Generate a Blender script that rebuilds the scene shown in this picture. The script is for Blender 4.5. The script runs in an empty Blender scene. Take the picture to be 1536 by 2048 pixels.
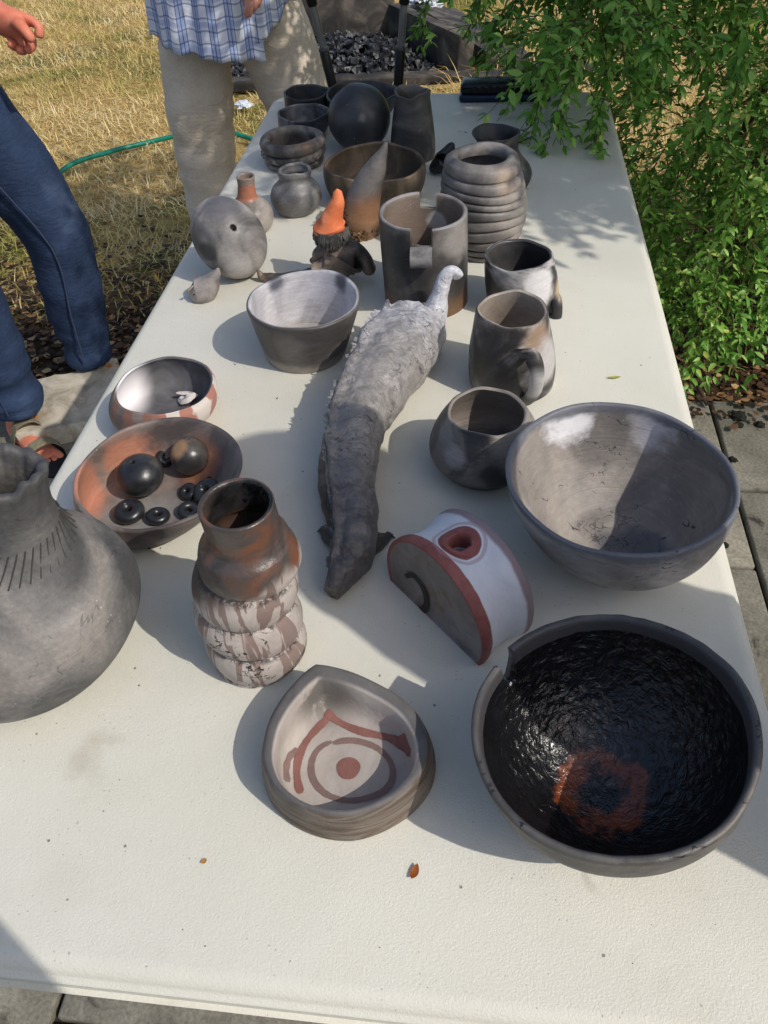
import bpy, bmesh, math, random
import numpy as np
from mathutils import Vector, Matrix, noise as mnoise

# ------------------------------------------------------------------ camera, world, sun, exposure
S = bpy.context.scene
COL = S.collection
TZ = 0.74                                   # table top height
F = 1580.0                                  # focal length in photo pixels (1536 x 2048)
CX, CY, CZ, YAW, PIT, ROL = 0.4944, -0.1333, 0.619 + TZ, -0.1513, -0.791, -0.0622
fw = np.array([math.sin(YAW)*math.cos(PIT), math.cos(YAW)*math.cos(PIT), math.sin(PIT)])
_r = np.array([math.cos(YAW), -math.sin(YAW), 0.0]); _u = np.cross(_r, fw)
rt = math.cos(ROL)*_r + math.sin(ROL)*_u
up = -math.sin(ROL)*_r + math.cos(ROL)*_u
CAM = np.array([CX, CY, CZ])
cd = bpy.data.cameras.new('camera'); cam = bpy.data.objects.new('camera', cd); COL.objects.link(cam)
cam.matrix_world = Matrix(((rt[0], up[0], -fw[0], CX), (rt[1], up[1], -fw[1], CY), (rt[2], up[2], -fw[2], CZ), (0, 0, 0, 1)))
cd.sensor_fit = 'VERTICAL'; cd.sensor_height = 24; cd.sensor_width = 18; cd.lens = 24*F/2048
cd.clip_start = 0.02; cd.clip_end = 300
S.camera = cam
SUN_EL = math.radians(44.5); SUN_AZ = math.radians(-28)          # azimuth from +X
SUND = Vector((math.cos(SUN_EL)*math.cos(SUN_AZ), math.cos(SUN_EL)*math.sin(SUN_AZ), math.sin(SUN_EL)))
W = bpy.data.worlds.new('World'); S.world = W; W.use_nodes = True
wt = W.node_tree; bg = wt.nodes['Background']
sky = wt.nodes.new('ShaderNodeTexSky'); sky.sky_type = 'NISHITA'; sky.sun_disc = False
sky.sun_elevation = SUN_EL; sky.sun_rotation = math.atan2(SUND.x, SUND.y); sky.dust_density = 2.0; sky.ozone_density = 1.0
wt.links.new(sky.outputs[0], bg.inputs[0]); bg.inputs[1].default_value = 0.15
sl = bpy.data.lights.new('sun', 'SUN'); sl.energy = 3.0; sl.angle = math.radians(0.53); sl.color = (1, 0.95, 0.87)
so = bpy.data.objects.new('sun', sl); COL.objects.link(so); so.rotation_euler = SUND.to_track_quat('Z', 'Y').to_euler()
so.location = (4, -3, 6)
vs = S.view_settings; vs.view_transform = 'Standard'; vs.look = 'None'; vs.exposure = 0.0; vs.gamma = 1.0; vs.use_curve_mapping = False

# ------------------------------------------------------------------ pixel helpers: a pixel gives a ray, a plane gives the distance
def ray(px, py): return fw + rt*(px-768)/F - up*(py-1024)/F
def atZ(px, py, z):
    d = ray(px, py); return CAM + d*(z-CZ)/d[2]
def onT(px, py, h=0.0): return atZ(px, py, TZ+h)
def atY(px, py, y):
    d = ray(px, py); return CAM + d*(y-CY)/d[1]
def depth(p): return float((np.asarray(p, float)-CAM) @ fw)
def proj(p):
    d = np.asarray(p, float)-CAM; z = d @ fw
    return 768+F*(d @ rt)/z, 1024-F*(d @ up)/z
rnd = random.Random(7)

# ------------------------------------------------------------------ materials
def lin(c):
    return tuple((x/255/12.92 if x/255 <= 0.04045 else ((x/255+0.055)/1.055)**2.4) for x in c) + (1,)
class NT:
    def __init__(s, name):
        s.m = bpy.data.materials.new(name); s.m.use_nodes = True; s.t = s.m.node_tree
        s.b = s.t.nodes['Principled BSDF']; s.b.inputs['Specular IOR Level'].default_value = 0.35
        tc = s.t.nodes.new('ShaderNodeTexCoord'); s.co = tc.outputs['Object']
    def n(s, kind, **kw):
        x = s.t.nodes.new(kind)
        for k, v in kw.items(): setattr(x, k, v)
        return x
    def l(s, a, b): s.t.links.new(a, b)
    def inp(s, sock, v):
        if hasattr(v, 'is_linked'): s.l(v, sock)
        else: sock.default_value = v
    def math(s, op, a, b=0.0, c=None, clamp=False):
        x = s.n('ShaderNodeMath', operation=op); x.use_clamp = clamp
        s.inp(x.inputs[0], a); s.inp(x.inputs[1], b)
        if c is not None: s.inp(x.inputs[2], c)
        return x.outputs[0]
    def vec(s, scale=(1, 1, 1), off=(0, 0, 0)):
        x = s.n('ShaderNodeMapping'); s.l(s.co, x.inputs[0]); x.inputs['Scale'].default_value = scale; x.inputs['Location'].default_value = off
        return x.outputs[0]
    def noise(s, scale, detail=4, rough=0.55, dist=0.0, v=None):
        x = s.n('ShaderNodeTexNoise'); x.inputs['Scale'].default_value = scale; x.inputs['Detail'].default_value = detail
        x.inputs['Roughness'].default_value = rough; x.inputs['Distortion'].default_value = dist
        s.l(v if v is not None else s.co, x.inputs['Vector']); return x.outputs[0]
    def voro(s, scale, v=None, feature='DISTANCE_TO_EDGE'):
        x = s.n('ShaderNodeTexVoronoi', feature=feature); x.inputs['Scale'].default_value = scale
        s.l(v if v is not None else s.co, x.inputs['Vector']); return x.outputs[0]
    def ramp(s, fac, stops, interp='LINEAR'):
        x = s.n('ShaderNodeValToRGB'); r = x.color_ramp; r.interpolation = interp
        while len(r.elements) < len(stops): r.elements.new(0.5)
        for e, (p, c) in zip(r.elements, stops): e.position = p; e.color = c if len(c) == 4 else tuple(c)+(1,)
        s.l(fac, x.inputs[0]); return x.outputs[0]
    def mix(s, f, a, b, mode='MIX'):
        x = s.n('ShaderNodeMix', data_type='RGBA', blend_type=mode)
        s.inp(x.inputs[0], f); s.inp(x.inputs[6], a); s.inp(x.inputs[7], b); return x.outputs[2]
    def step(s, v, a, b):
        x = s.n('ShaderNodeMapRange', interpolation_type='SMOOTHSTEP'); s.l(v, x.inputs[0])
        x.inputs[1].default_value = a; x.inputs[2].default_value = b; return x.outputs[0]
    def sep(s):
        x = s.n('ShaderNodeSeparateXYZ'); s.l(s.co, x.inputs[0]); return x.outputs
    def dist(s, c, sc=(1, 1, 1)):
        m = s.vec(sc, tuple(-a*b for a, b in zip(c, sc))); x = s.n('ShaderNodeVectorMath', operation='LENGTH'); s.l(m, x.inputs[0]); return x.outputs['Value']
    def bump(s, h, strength=0.3, d=0.002, prev=None):
        x = s.n('ShaderNodeBump'); x.inputs['Strength'].default_value = strength; x.inputs['Distance'].default_value = d
        s.l(h, x.inputs['Height'])
        if prev is not None: s.l(prev, x.inputs['Normal'])
        return x.outputs[0]
    def out(s, col=None, rough=0.6, nrm=None, **kw):
        if col is not None: s.inp(s.b.inputs['Base Color'], col)
        s.inp(s.b.inputs['Roughness'], rough)
        if nrm is not None: s.l(nrm, s.b.inputs['Normal'])
        for k, v in kw.items(): s.inp(s.b.inputs[k.replace('_', ' ')], v)
        return s.m

def clay(name, stops, scale=14, seed=0.0, rough=(0.34, 0.6), bump=0.2, spots=(), zg=(), fine=0.1, aniso=(1, 1, 1), scratch=0.0, spec=0.5, finger=0.3, inner=None, rings=0.0, con=2.3, crackle=None):
    """smoke-fired clay: cloudy smoke marks, local flashes (spots), height bands (zg), throwing rings, fine dirt and scratches"""
    t = NT(name)
    v = t.vec(aniso, (seed*3.1, seed*1.7, seed*2.3))
    def cloud(sc, dist, vv): return t.math('MULTIPLY_ADD', t.math('SUBTRACT', t.noise(sc, 5, 0.55, dist, vv), 0.5), con, 0.5, True)
    n1 = cloud(scale, 1.1, v)
    col = t.ramp(n1, [(p, lin(c)) for p, c in stops])
    # darker smoke licks with softer and harder borders
    n3 = t.noise(scale*0.7, 4, 0.5, 1.6, t.vec((1, 1, 0.8), (seed+4.2, -seed, seed*1.9)))
    col = t.mix(t.math('MULTIPLY', t.step(n3, 0.54, 0.64), 0.45), col, lin(stops[0][1]))
    if inner:
        at = t.n('ShaderNodeAttribute', attribute_name='inside')
        col = t.mix(at.outputs['Fac'], col, t.ramp(n1, [(p, lin(c)) for p, c in inner]))
    nz = t.noise(scale*2.6, 5, 0.6, 0.3, v)
    for (c, r, soft, colr, amt) in spots:
        d = t.dist(c); d = t.math('ADD', d, t.math('MULTIPLY', t.math('SUBTRACT', nz, 0.5), amt*1.3))
        m = t.step(d, r+soft, r-soft); col = t.mix(t.math('MULTIPLY', m, 0.92), col, lin(colr))
    z = t.sep()[2]
    for (z0, z1, colr, amt) in zg:
        zz = t.math('ADD', z, t.math('MULTIPLY', t.math('SUBTRACT', nz, 0.5), amt))
        col = t.mix(t.math('MULTIPLY', t.step(zz, z0, z1), 0.92), col, lin(colr))
    fn = t.noise(230, 4, 0.7, 0, v)
    col = t.mix(fine, col, t.ramp(fn, [(0.3, (0.25, 0.25, 0.25)), (0.5, (0.5, 0.5, 0.5)), (0.72, (0.85, 0.85, 0.85))]), 'OVERLAY')
    # brushed burnishing streaks
    wn = t.noise(34, 5, 0.7, 1.8, t.vec((1, 1, 4.5), (seed, seed*2, 0)))
    col = t.mix(0.32, col, t.ramp(wn, [(0.32, (0.28, 0.28, 0.28)), (0.5, (0.5, 0.5, 0.5)), (0.68, (0.74, 0.74, 0.74))]), 'OVERLAY')
    if scratch:
        sn = t.math('ABSOLUTE', t.math('SUBTRACT', t.noise(17, 3, 0.6, 0.6, t.vec((1, 1, 1.4), (seed, 0, seed))), 0.5))
        sm = t.math('MULTIPLY', t.step(sn, 0.010, 0.002), t.step(t.noise(34, 4, 0.7), 0.53, 0.6))
        col = t.mix(t.math('MULTIPLY', sm, scratch), col, (0.012, 0.012, 0.012, 1))
    if crackle:
        cl = t.math('ABSOLUTE', t.math('SUBTRACT', t.noise(46, 2, 0.5, 0.5, v), 0.5)); cl2 = t.math('ABSOLUTE', t.math('SUBTRACT', t.noise(62, 2, 0.5, 0.3, t.vec((1, 1, 1), (seed, 3, 1))), 0.5))
        cm_ = t.math('MAXIMUM', t.step(cl, 0.02, 0.006), t.step(cl2, 0.02, 0.006))
        dot = t.step(t.voro(75, v, 'F1'), 0.26, 0.18)
        cm_ = t.math('MAXIMUM', cm_, t.math('MULTIPLY', dot, t.step(t.noise(24, 2), 0.5, 0.6)))
        dm = t.step(t.math('ADD', t.dist(crackle[0]), t.math('MULTIPLY', t.math('SUBTRACT', nz, 0.5), 0.06)), crackle[1], crackle[1]*0.5)
        col = t.mix(t.math('MULTIPLY', t.math('MULTIPLY', cm_, dm), 0.75), col, (0.02, 0.02, 0.022, 1))
    # pale ash specks
    sp = t.voro(150, v, 'F1'); spm = t.math('MULTIPLY', t.step(sp, 0.13, 0.08), t.step(t.noise(22, 2, 0.5, 0, v), 0.6, 0.68))
    col = t.mix(t.math('MULTIPLY', spm, 0.6), col, (0.55, 0.53, 0.5, 1))
    b1 = t.bump(t.noise(16, 4, 0.55, 0.4, v), finger, 0.004)
    if rings:
        rg = t.noise(6, 4, 0.75, 0.15, t.vec((0.25, 0.25, 34), (seed, 0, 0))); b1 = t.bump(rg, rings, 0.002, b1)
        col = t.mix(0.3*rings, col, t.ramp(rg, [(0.35, (0.3,)*3), (0.65, (0.7,)*3)]), 'OVERLAY')
    b2 = t.bump(t.noise(260, 5, 0.7), bump, 0.0012, b1)
    gm_ = t.n('ShaderNodeGamma'); t.l(col, gm_.inputs[0]); gm_.inputs[1].default_value = 0.93; col = gm_.outputs[0]
    ro = t.math('ADD', t.math('MULTIPLY', nz, rough[1]-rough[0]), rough[0])
    return t.out(col, ro, b2, Specular_IOR_Level=spec)

def plain(name, c, rough=0.6, bump=0.0, bs=100, var=0.15, vs_=20, **kw):
    t = NT(name)
    n = t.noise(vs_, 4)
    col = t.mix(1.0, lin(c), t.ramp(n, [(0.3, (1-var,)*3), (0.7, (1+var*0.0,)*3)]), 'MULTIPLY')
    nr = t.bump(t.noise(bs, 4), bump, 0.002) if bump else None
    return t.out(col, rough, nr, **kw)

# ------------------------------------------------------------------ mesh helpers
def tag(o, label=None, cat=None, group=None, kind=None):
    if label: o['label'] = label
    if cat: o['category'] = cat
    if group: o['group'] = group
    if kind: o['kind'] = kind
    return o
def finish(me, smooth=True, sharp=40):
    bm = bmesh.new(); bm.from_mesh(me)
    bmesh.ops.recalc_face_normals(bm, faces=bm.faces)
    if smooth:
        a = math.radians(sharp)
        for f_ in bm.faces: f_.smooth = True
        for e in bm.edges:
            if len(e.link_faces) == 2 and e.calc_face_angle(0) > a: e.smooth = False
    bm.to_mesh(me); bm.free()
def mk(name, verts, faces, mat=None, parent=None, loc=(0, 0, 0), rot=(0, 0, 0), smooth=True, sharp=40, fin=True):
    me = bpy.data.meshes.new(name)
    me.from_pydata([tuple(map(float, v)) for v in verts], [], faces)
    if mat is not None:
        for m in (mat if isinstance(mat, (list, tuple)) else [mat]): me.materials.append(m)
    if fin: finish(me, smooth, sharp)
    return link(name, me, parent, loc, rot)
def link(name, me, parent=None, loc=(0, 0, 0), rot=(0, 0, 0)):
    o = bpy.data.objects.new(name, me); COL.objects.link(o)
    o.location = tuple(map(float, loc)); o.rotation_euler = rot
    if parent is not None: o.parent = parent
    return o
def empty(name, loc, label, cat, group=None):
    o = bpy.data.objects.new(name, None); COL.objects.link(o); o.location = tuple(map(float, loc)); o.empty_display_size = 0.05
    return tag(o, label, cat, group)
def raw(name, V, Fc, mat, attr=None, parent=None, smooth=False):
    """fast numpy mesh of triangles/quads (equal count per face); attr = one value per vertex"""
    me = bpy.data.meshes.new(name); V = np.asarray(V, np.float32); Fc = np.asarray(Fc, np.int32)
    k = Fc.shape[1]
    me.vertices.add(len(V)); me.vertices.foreach_set('co', V.ravel())
    me.loops.add(Fc.size); me.loops.foreach_set('vertex_index', Fc.ravel())
    me.polygons.add(len(Fc)); me.polygons.foreach_set('loop_start', np.arange(0, Fc.size, k, dtype=np.int32))
    me.polygons.foreach_set('loop_total', np.full(len(Fc), k, np.int32))
    if smooth: me.polygons.foreach_set('use_smooth', np.ones(len(Fc), bool))
    if attr is not None:
        a = me.attributes.new('rnd', 'FLOAT', 'POINT'); a.data.foreach_set('value', np.asarray(attr, np.float32))
    me.materials.append(mat); me.update(); me.validate()
    return link(name, me, parent)
def smoothpts(pts, n):
    """Catmull-Rom through the given points, n samples"""
    P = np.asarray(pts, float); m = len(P)
    P = np.vstack([2*P[0]-P[1], P, 2*P[-1]-P[-2]])
    out = []
    for s in np.linspace(0, m-1-1e-9, n):
        i = int(s); t = s-i; a, b, c, d = P[i:i+4]
        out.append(0.5*((2*b)+(-a+c)*t+(2*a-5*b+4*c-d)*t*t+(-a+3*b-3*c+d)*t**3))
    return np.array(out)
def ringfaces(nr, ns, closed=True, off=0):
    fs = []
    for i in range(nr-1):
        for j in range(ns if closed else ns-1):
            a = off+i*ns+j; b = off+i*ns+(j+1) % ns
            fs.append((a, b, b+ns, a+ns))
    return fs
def lathe(prof, ang, fn=None):
    """prof [(r,z)], ang list of angles; fn(r,z,t)->(x,y,z)"""
    ns = len(ang); V = []; Fs = []
    for (r, z) in prof:
        for t in ang:
            V.append(fn(r, z, t) if fn else (r*math.cos(t), r*math.sin(t), z))
    Fs = ringfaces(len(prof), ns)
    def cap(i0, flip):
        c = np.mean(np.array(V[i0:i0+ns]), axis=0); k = len(V); V.append(tuple(c))
        for j in range(ns):
            a, b = i0+j, i0+(j+1) % ns
            Fs.append((b, a, k) if flip else (a, b, k))
    cap(0, True); cap((len(prof)-1)*ns, False)
    return V, Fs
def sweep(path, ra, rb=None, ns=20, upv=(0, 0, 1), cap=True, fn=None, tw=None):
    """tube of elliptic sections (ra across, rb along upv) through path"""
    P = np.asarray(path, float); n = len(P); rb = ra if rb is None else rb
    V = []
    for i in range(n):
        t = P[min(i+1, n-1)]-P[max(i-1, 0)]; t /= np.linalg.norm(t)+1e-12
        u0 = np.asarray(upv, float); 
        if abs(t @ u0) > 0.97: u0 = np.array([0, 1, 0.]) if abs(t[1]) < 0.9 else np.array([1, 0, 0.])
        s = np.cross(t, u0); s /= np.linalg.norm(s); u_ = np.cross(s, t)
        for j in range(ns):
            a = 2*math.pi*j/ns + (tw[i] if tw is not None else 0)
            p = P[i]+s*ra[i]*math.cos(a)+u_*rb[i]*math.sin(a)
            V.append(fn(p, i/(n-1), a) if fn else tuple(p))
    Fs = ringfaces(n, ns)
    if cap:
        for i0, fl in ((0, True), ((n-1)*ns, False)):
            k = len(V); V.append(tuple(np.mean(np.array(V[i0:i0+ns]), axis=0)))
            for j in range(ns):
                a, b = i0+j, i0+(j+1) % ns
                Fs.append((b, a, k) if fl else (a, b, k))
    return V, Fs
def join(*parts):
    V = []; Fs = []
    for v, f_ in parts:
        k = len(V); V += [tuple(x) for x in v]; Fs += [tuple(i+k for i in q) for q in f_]
    return V, Fs
def box(x0, x1, y0, y1, z0, z1):
    V = [(x, y, z) for z in (z0, z1) for y in (y0, y1) for x in (x0, x1)]
    return V, [(0, 2, 3, 1), (4, 5, 7, 6), (0, 1, 5, 4), (2, 6, 7, 3), (0, 4, 6, 2), (1, 3, 7, 5)]
def bevel_box(name, dims, bev, mat, parent=None, loc=(0, 0, 0), rot=(0, 0, 0), segs=3, jit=0.0):
    bm = bmesh.new(); bmesh.ops.create_cube(bm, size=1)
    for v in bm.verts: v.co = Vector((v.co.x*dims[0], v.co.y*dims[1], v.co.z*dims[2]))
    bmesh.ops.bevel(bm, geom=list(bm.edges), offset=bev, segments=segs, affect='EDGES', profile=0.5)
    if jit:
        for v in bm.verts: v.co += Vector([rnd.uniform(-jit, jit) for _ in range(3)])
    me = bpy.data.meshes.new(name); bm.to_mesh(me); bm.free(); me.materials.append(mat); finish(me, True, 50)
    return link(name, me, parent, loc, rot)
def nz(p, s=1.0, seed=0.0): return mnoise.noise(Vector((p[0]*s+seed, p[1]*s+seed*1.3, p[2]*s-seed)))
def skin(name, nodes, edges, mat, parent=None, sub=2, wr=None, loc=(0, 0, 0)):
    """one continuous surface grown on a skeleton: nodes {key:(x,y,z,r)}, first node is the root"""
    keys = list(nodes); idx = {k: i for i, k in enumerate(keys)}
    me = bpy.data.meshes.new(name+'_skeleton')
    me.from_pydata([tuple(map(float, nodes[k][:3])) for k in keys], [(idx[a], idx[b]) for a, b in edges], [])
    o = bpy.data.objects.new(name+'_skeleton', me); COL.objects.link(o)
    m = o.modifiers.new('skin', 'SKIN'); m.use_smooth_shade = True; m.branch_smoothing = 0.6
    sv = me.skin_vertices[0].data
    for k in keys:
        r = nodes[k][3]; r = (r, r) if not isinstance(r, tuple) else r
        sv[idx[k]].radius = r; sv[idx[k]].use_root = (idx[k] == 0)
    s = o.modifiers.new('sub', 'SUBSURF'); s.levels = sub; s.render_levels = sub
    dg = bpy.context.evaluated_depsgraph_get(); dg.update()
    nm = bpy.data.meshes.new_from_object(o.evaluated_get(dg))
    bpy.data.objects.remove(o); bpy.data.meshes.remove(me)
    nm.name = name; nm.materials.clear(); nm.materials.append(mat)
    if wr:
        nm.update(); 
        for v in nm.vertices: v.co = v.co + v.normal*wr(v.co)
    for p in nm.polygons: p.use_smooth = True
    return link(name, nm, parent, loc)

# ------------------------------------------------------------------ ground, patio
def ground_mat():
    t = NT('dry_ground')
    n = t.noise(1.3, 6, 0.6, 0.5); n2 = t.noise(22, 6, 0.7)
    a = t.ramp(n2, [(0.3, lin((132, 106, 64))), (0.5, lin((190, 160, 102))), (0.7, lin((222, 198, 140)))])
    b = t.ramp(n2, [(0.3, lin((72, 70, 36))), (0.7, lin((150, 144, 80)))])
    c = t.mix(t.step(n, 0.48, 0.62), a, b)
    y = t.sep()[1]; x = t.sep()[0]
    so_ = t.ramp(t.noise(40, 5, 0.7), [(0.3, lin((42, 31, 22))), (0.7, lin((98, 74, 52)))])
    m = t.step(t.math('ADD', t.math('ADD', y, t.math('MULTIPLY', x, -0.35)), t.math('MULTIPLY', t.noise(3, 4), 0.8)), 3.1, 2.65)
    c = t.mix(m, c, so_)
    return t.out(c, 0.95, t.bump(t.noise(60, 5, 0.7), 0.9, 0.03), Specular_IOR_Level=0.1)
gm = ground_mat()
def gz(x, y): return -0.012 + 0.03*nz((x, y, 0), 0.8, 3.0) + 0.012*nz((x, y, 0), 3.5, 1.0)
N = 120
xs = np.concatenate([np.linspace(-40, -4, 20), np.linspace(-3.9, 4, 90), np.linspace(4.4, 40, 20)])
ys = np.concatenate([np.linspace(-30, -1, 14), np.linspace(-0.9, 9, 110), np.linspace(9.5, 80, 20)])
gv = [(x, y, gz(x, y)-0.03 if y < 1.66 else gz(x, y)) for y in ys for x in xs]
gf = [(j*len(xs)+i, j*len(xs)+i+1, (j+1)*len(xs)+i+1, (j+1)*len(xs)+i) for j in range(len(ys)-1) for i in range(len(xs)-1)]
tag(mk('ground', gv, gf, gm), kind='structure')

def slab_mat():
    t = NT('concrete_slab')
    oi = t.n('ShaderNodeObjectInfo')
    v = t.n('ShaderNodeVectorMath', operation='ADD'); t.l(t.co, v.inputs[0]); t.l(oi.outputs['Location'], v.inputs[1]); v = v.outputs[0]
    n = t.noise(5, 6, 0.65, 0.6, v)
    c = t.ramp(n, [(0.3, lin((94, 90, 80))), (0.55, lin((132, 127, 114))), (0.75, lin((158, 152, 138)))])
    c = t.mix(t.step(t.noise(9, 5, 0.7, 1.0, v), 0.58, 0.72), c, lin((66, 62, 54)))
    c = t.mix(0.5, c, t.ramp(t.noise(160, 3, 0.7, 0, v), [(0.3, (0.2,)*3), (0.7, (0.8,)*3)]), 'OVERLAY')
    return t.out(c, 0.9, t.bump(t.noise(120, 5, 0.7, 0, v), 0.5, 0.004), Specular_IOR_Level=0.2)
slabm = slab_mat()
bedm = plain('joint_soil', (52, 44, 34), 0.95, 0.8, 80)
V, Fs = box(-3.4, 3.5, -3.0, 1.66, -0.03, 0.012)
patio = tag(mk('patio', V, Fs, bedm, smooth=False), kind='structure')
colx = [-3.08+0.6*i for i in range(12)]
slab_meshes = {}
for ci in range(len(colx)-1):
    x0, x1 = colx[ci], colx[ci+1]
    joints = [-2.91+0.6*k + (0.0 if ci % 2 == 1 else -0.42+0.18) for k in range(9)]
    joints = [min(max(j, -3.0), 1.64) for j in joints]+[1.64]
    joints = sorted(set(round(j, 3) for j in joints))
    for a, b in zip(joints[:-1], joints[1:]):
        if b-a < 0.08: continue
        key = round(b-a, 2)
        if key not in slab_meshes:
            o = bevel_box('slab', (0.593, b-a-0.008, 0.04), 0.006, slabm, patio, segs=2); slab_meshes[key] = o.data
        else: o = link('slab', slab_meshes[key], patio)
        o.location = ((x0+x1)/2+0.0, (a+b)/2, 0.012+rnd.uniform(-0.003, 0.003)); o.rotation_euler = (rnd.uniform(-.003, .003), rnd.uniform(-.003, .003), rnd.uniform(-.004, .004))

# ------------------------------------------------------------------ folding table
def table_mat():
    t = NT('table_plastic')
    n = t.noise(3.5, 5, 0.6, 0.4)
    c = t.ramp(n, [(0.3, lin((206, 203, 189))), (0.6, lin((216, 213, 200))), (0.8, lin((210, 205, 188)))])
    c = t.mix(t.math('MULTIPLY', t.step(t.noise(7, 6, 0.7, 0.8), 0.6, 0.78), 0.25), c, lin((160, 146, 116)))
    sp = t.voro(55, None, 'F1'); spm = t.math('MULTIPLY', t.step(sp, 0.09, 0.05), t.step(t.noise(60, 2), 0.55, 0.6))
    c = t.mix(t.math('MULTIPLY', spm, 0.75), c, lin((70, 64, 58)))
    sp2 = t.voro(160, None, 'F1'); spm2 = t.math('MULTIPLY', t.step(sp2, 0.12, 0.07), t.step(t.noise(30, 2), 0.5, 0.62))
    c = t.mix(t.math('MULTIPLY', spm2, 0.55), c, lin((104, 96, 86)))
    c = t.mix(0.12, c, t.ramp(t.noise(500, 3, .7), [(.3, (.3,)*3), (.7, (.7,)*3)]), 'OVERLAY')
    c = t.mix(t.math('MULTIPLY', t.step(t.noise(2.2, 5, .65, .6, t.vec((1, 1, 1), (3, 1, 0))), .5, .72), .35), c, lin((190, 184, 166)))
    for (px_, py_, R_, w_) in ((1242, 1745, .026, .0022), (190, 1525, .012, .014)):
        q_ = onT(px_, py_)-np.array([.38, .915, 0]); dd = t.math('ADD', t.dist((q_[0], q_[1], 0), (1, 1, 0)), t.math('MULTIPLY', t.math('SUBTRACT', t.noise(30, 4), .5), .02))
        c = t.mix(t.math('MULTIPLY', t.step(t.math('ABSOLUTE', t.math('SUBTRACT', dd, R_)), w_*1.8, w_*.4), t.math('MULTIPLY', t.step(t.noise(18, 4), .42, .62), .4)), c, lin((168, 158, 138)))
    g = t.noise(620, 3, 0.65)
    b = t.bump(g, 0.42, 0.0014, t.bump(t.noise(190, 3, 0.6), 0.12, 0.0015))
    return t.out(c, 0.5, b, Specular_IOR_Level=0.4)
tm = table_mat()
tw_, tl_ = 0.76, 1.83
table = empty('folding_table', (0.38, 0.915, 0), 'long cream plastic folding table covered with fired clay pots', 'table')
def rrect(hx, hy, rad, n=8):
    out = []
    for cx, cy, a0 in ((hx-rad, hy-rad, 0), (-hx+rad, hy-rad, 90), (-hx+rad, -hy+rad, 180), (hx-rad, -hy+rad, 270)):
        for k in range(n+1):
            a = math.radians(a0+90*k/n); out.append((cx+rad*math.cos(a), cy+rad*math.sin(a)))
    return out
layers = [(0.004, -0.044), (0.000, -0.043), (0.000, -0.018), (-0.0005, -0.0165), (0.003, -0.0155), (0.0042, -0.014), (0.003, -0.0125), (0.0005, -0.0118), (-0.0005, -0.0085), (-0.003, -0.0045), (-0.0075, -0.0015), (-0.014, 0.0)]
V = []; ns = 36
for off, z in layers:
    V += [(x, y, TZ+z) for x, y in rrect(tw_/2+off, tl_/2+off, 0.05)]
Fs = ringfaces(len(layers), ns)
V2 = V[-ns:]; k = len(V); V.append((0, 0, TZ)); Fs += [((len(layers)-1)*ns+j, (len(layers)-1)*ns+(j+1) % ns, k) for j in range(ns)]
Fs.append(tuple(range(ns-1, -1, -1)))
mk('tabletop', V, Fs, tm, table, sharp=60)
lm = plain('grey_tube', (96, 94, 90), 0.4, Metallic=0.6)
for sy in (-1, 1):
    for sx in (-1, 1):
        x, y = sx*0.29, sy*0.66
        V, Fs = sweep([(x*0.9, y, TZ-0.05), (x, y+sy*0.02, 0.4), (x*1.05, y+sy*0.04, 0.035)], [.0125]*3, ns=12)
        lg = mk('leg', V, Fs, lm, table)
        V, Fs = sweep([(x*1.05, y+sy*.04, 0.06), (x*1.05, y+sy*.04, 0.033)], [.016]*2, ns=12); mk('foot_cap', V, Fs, plain('black_rubber', (24, 24, 24), 0.7), lg)
    V, Fs = sweep([(-0.275, sy*0.675, 0.45), (0.275, sy*0.675, 0.45)], [.010]*2, ns=10); mk('crossbar', V, Fs, lm, table)
    V, Fs = sweep([(-0.26, sy*0.66, TZ-0.055), (0.26, sy*0.66, TZ-0.055)], [.0125]*2, ns=10); mk('hinge_bar', V, Fs, lm, table)
V, Fs = sweep([(-0.285, -0.87, TZ-0.058), (-0.285, 0.87, TZ-0.058)], [.014]*2, ns=10); mk('side_rail', V, Fs, lm, table)
V, Fs = sweep([(0.285, -0.87, TZ-0.058), (0.285, 0.87, TZ-0.058)], [.014]*2, ns=10); mk('side_rail', V, Fs, lm, table)

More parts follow.
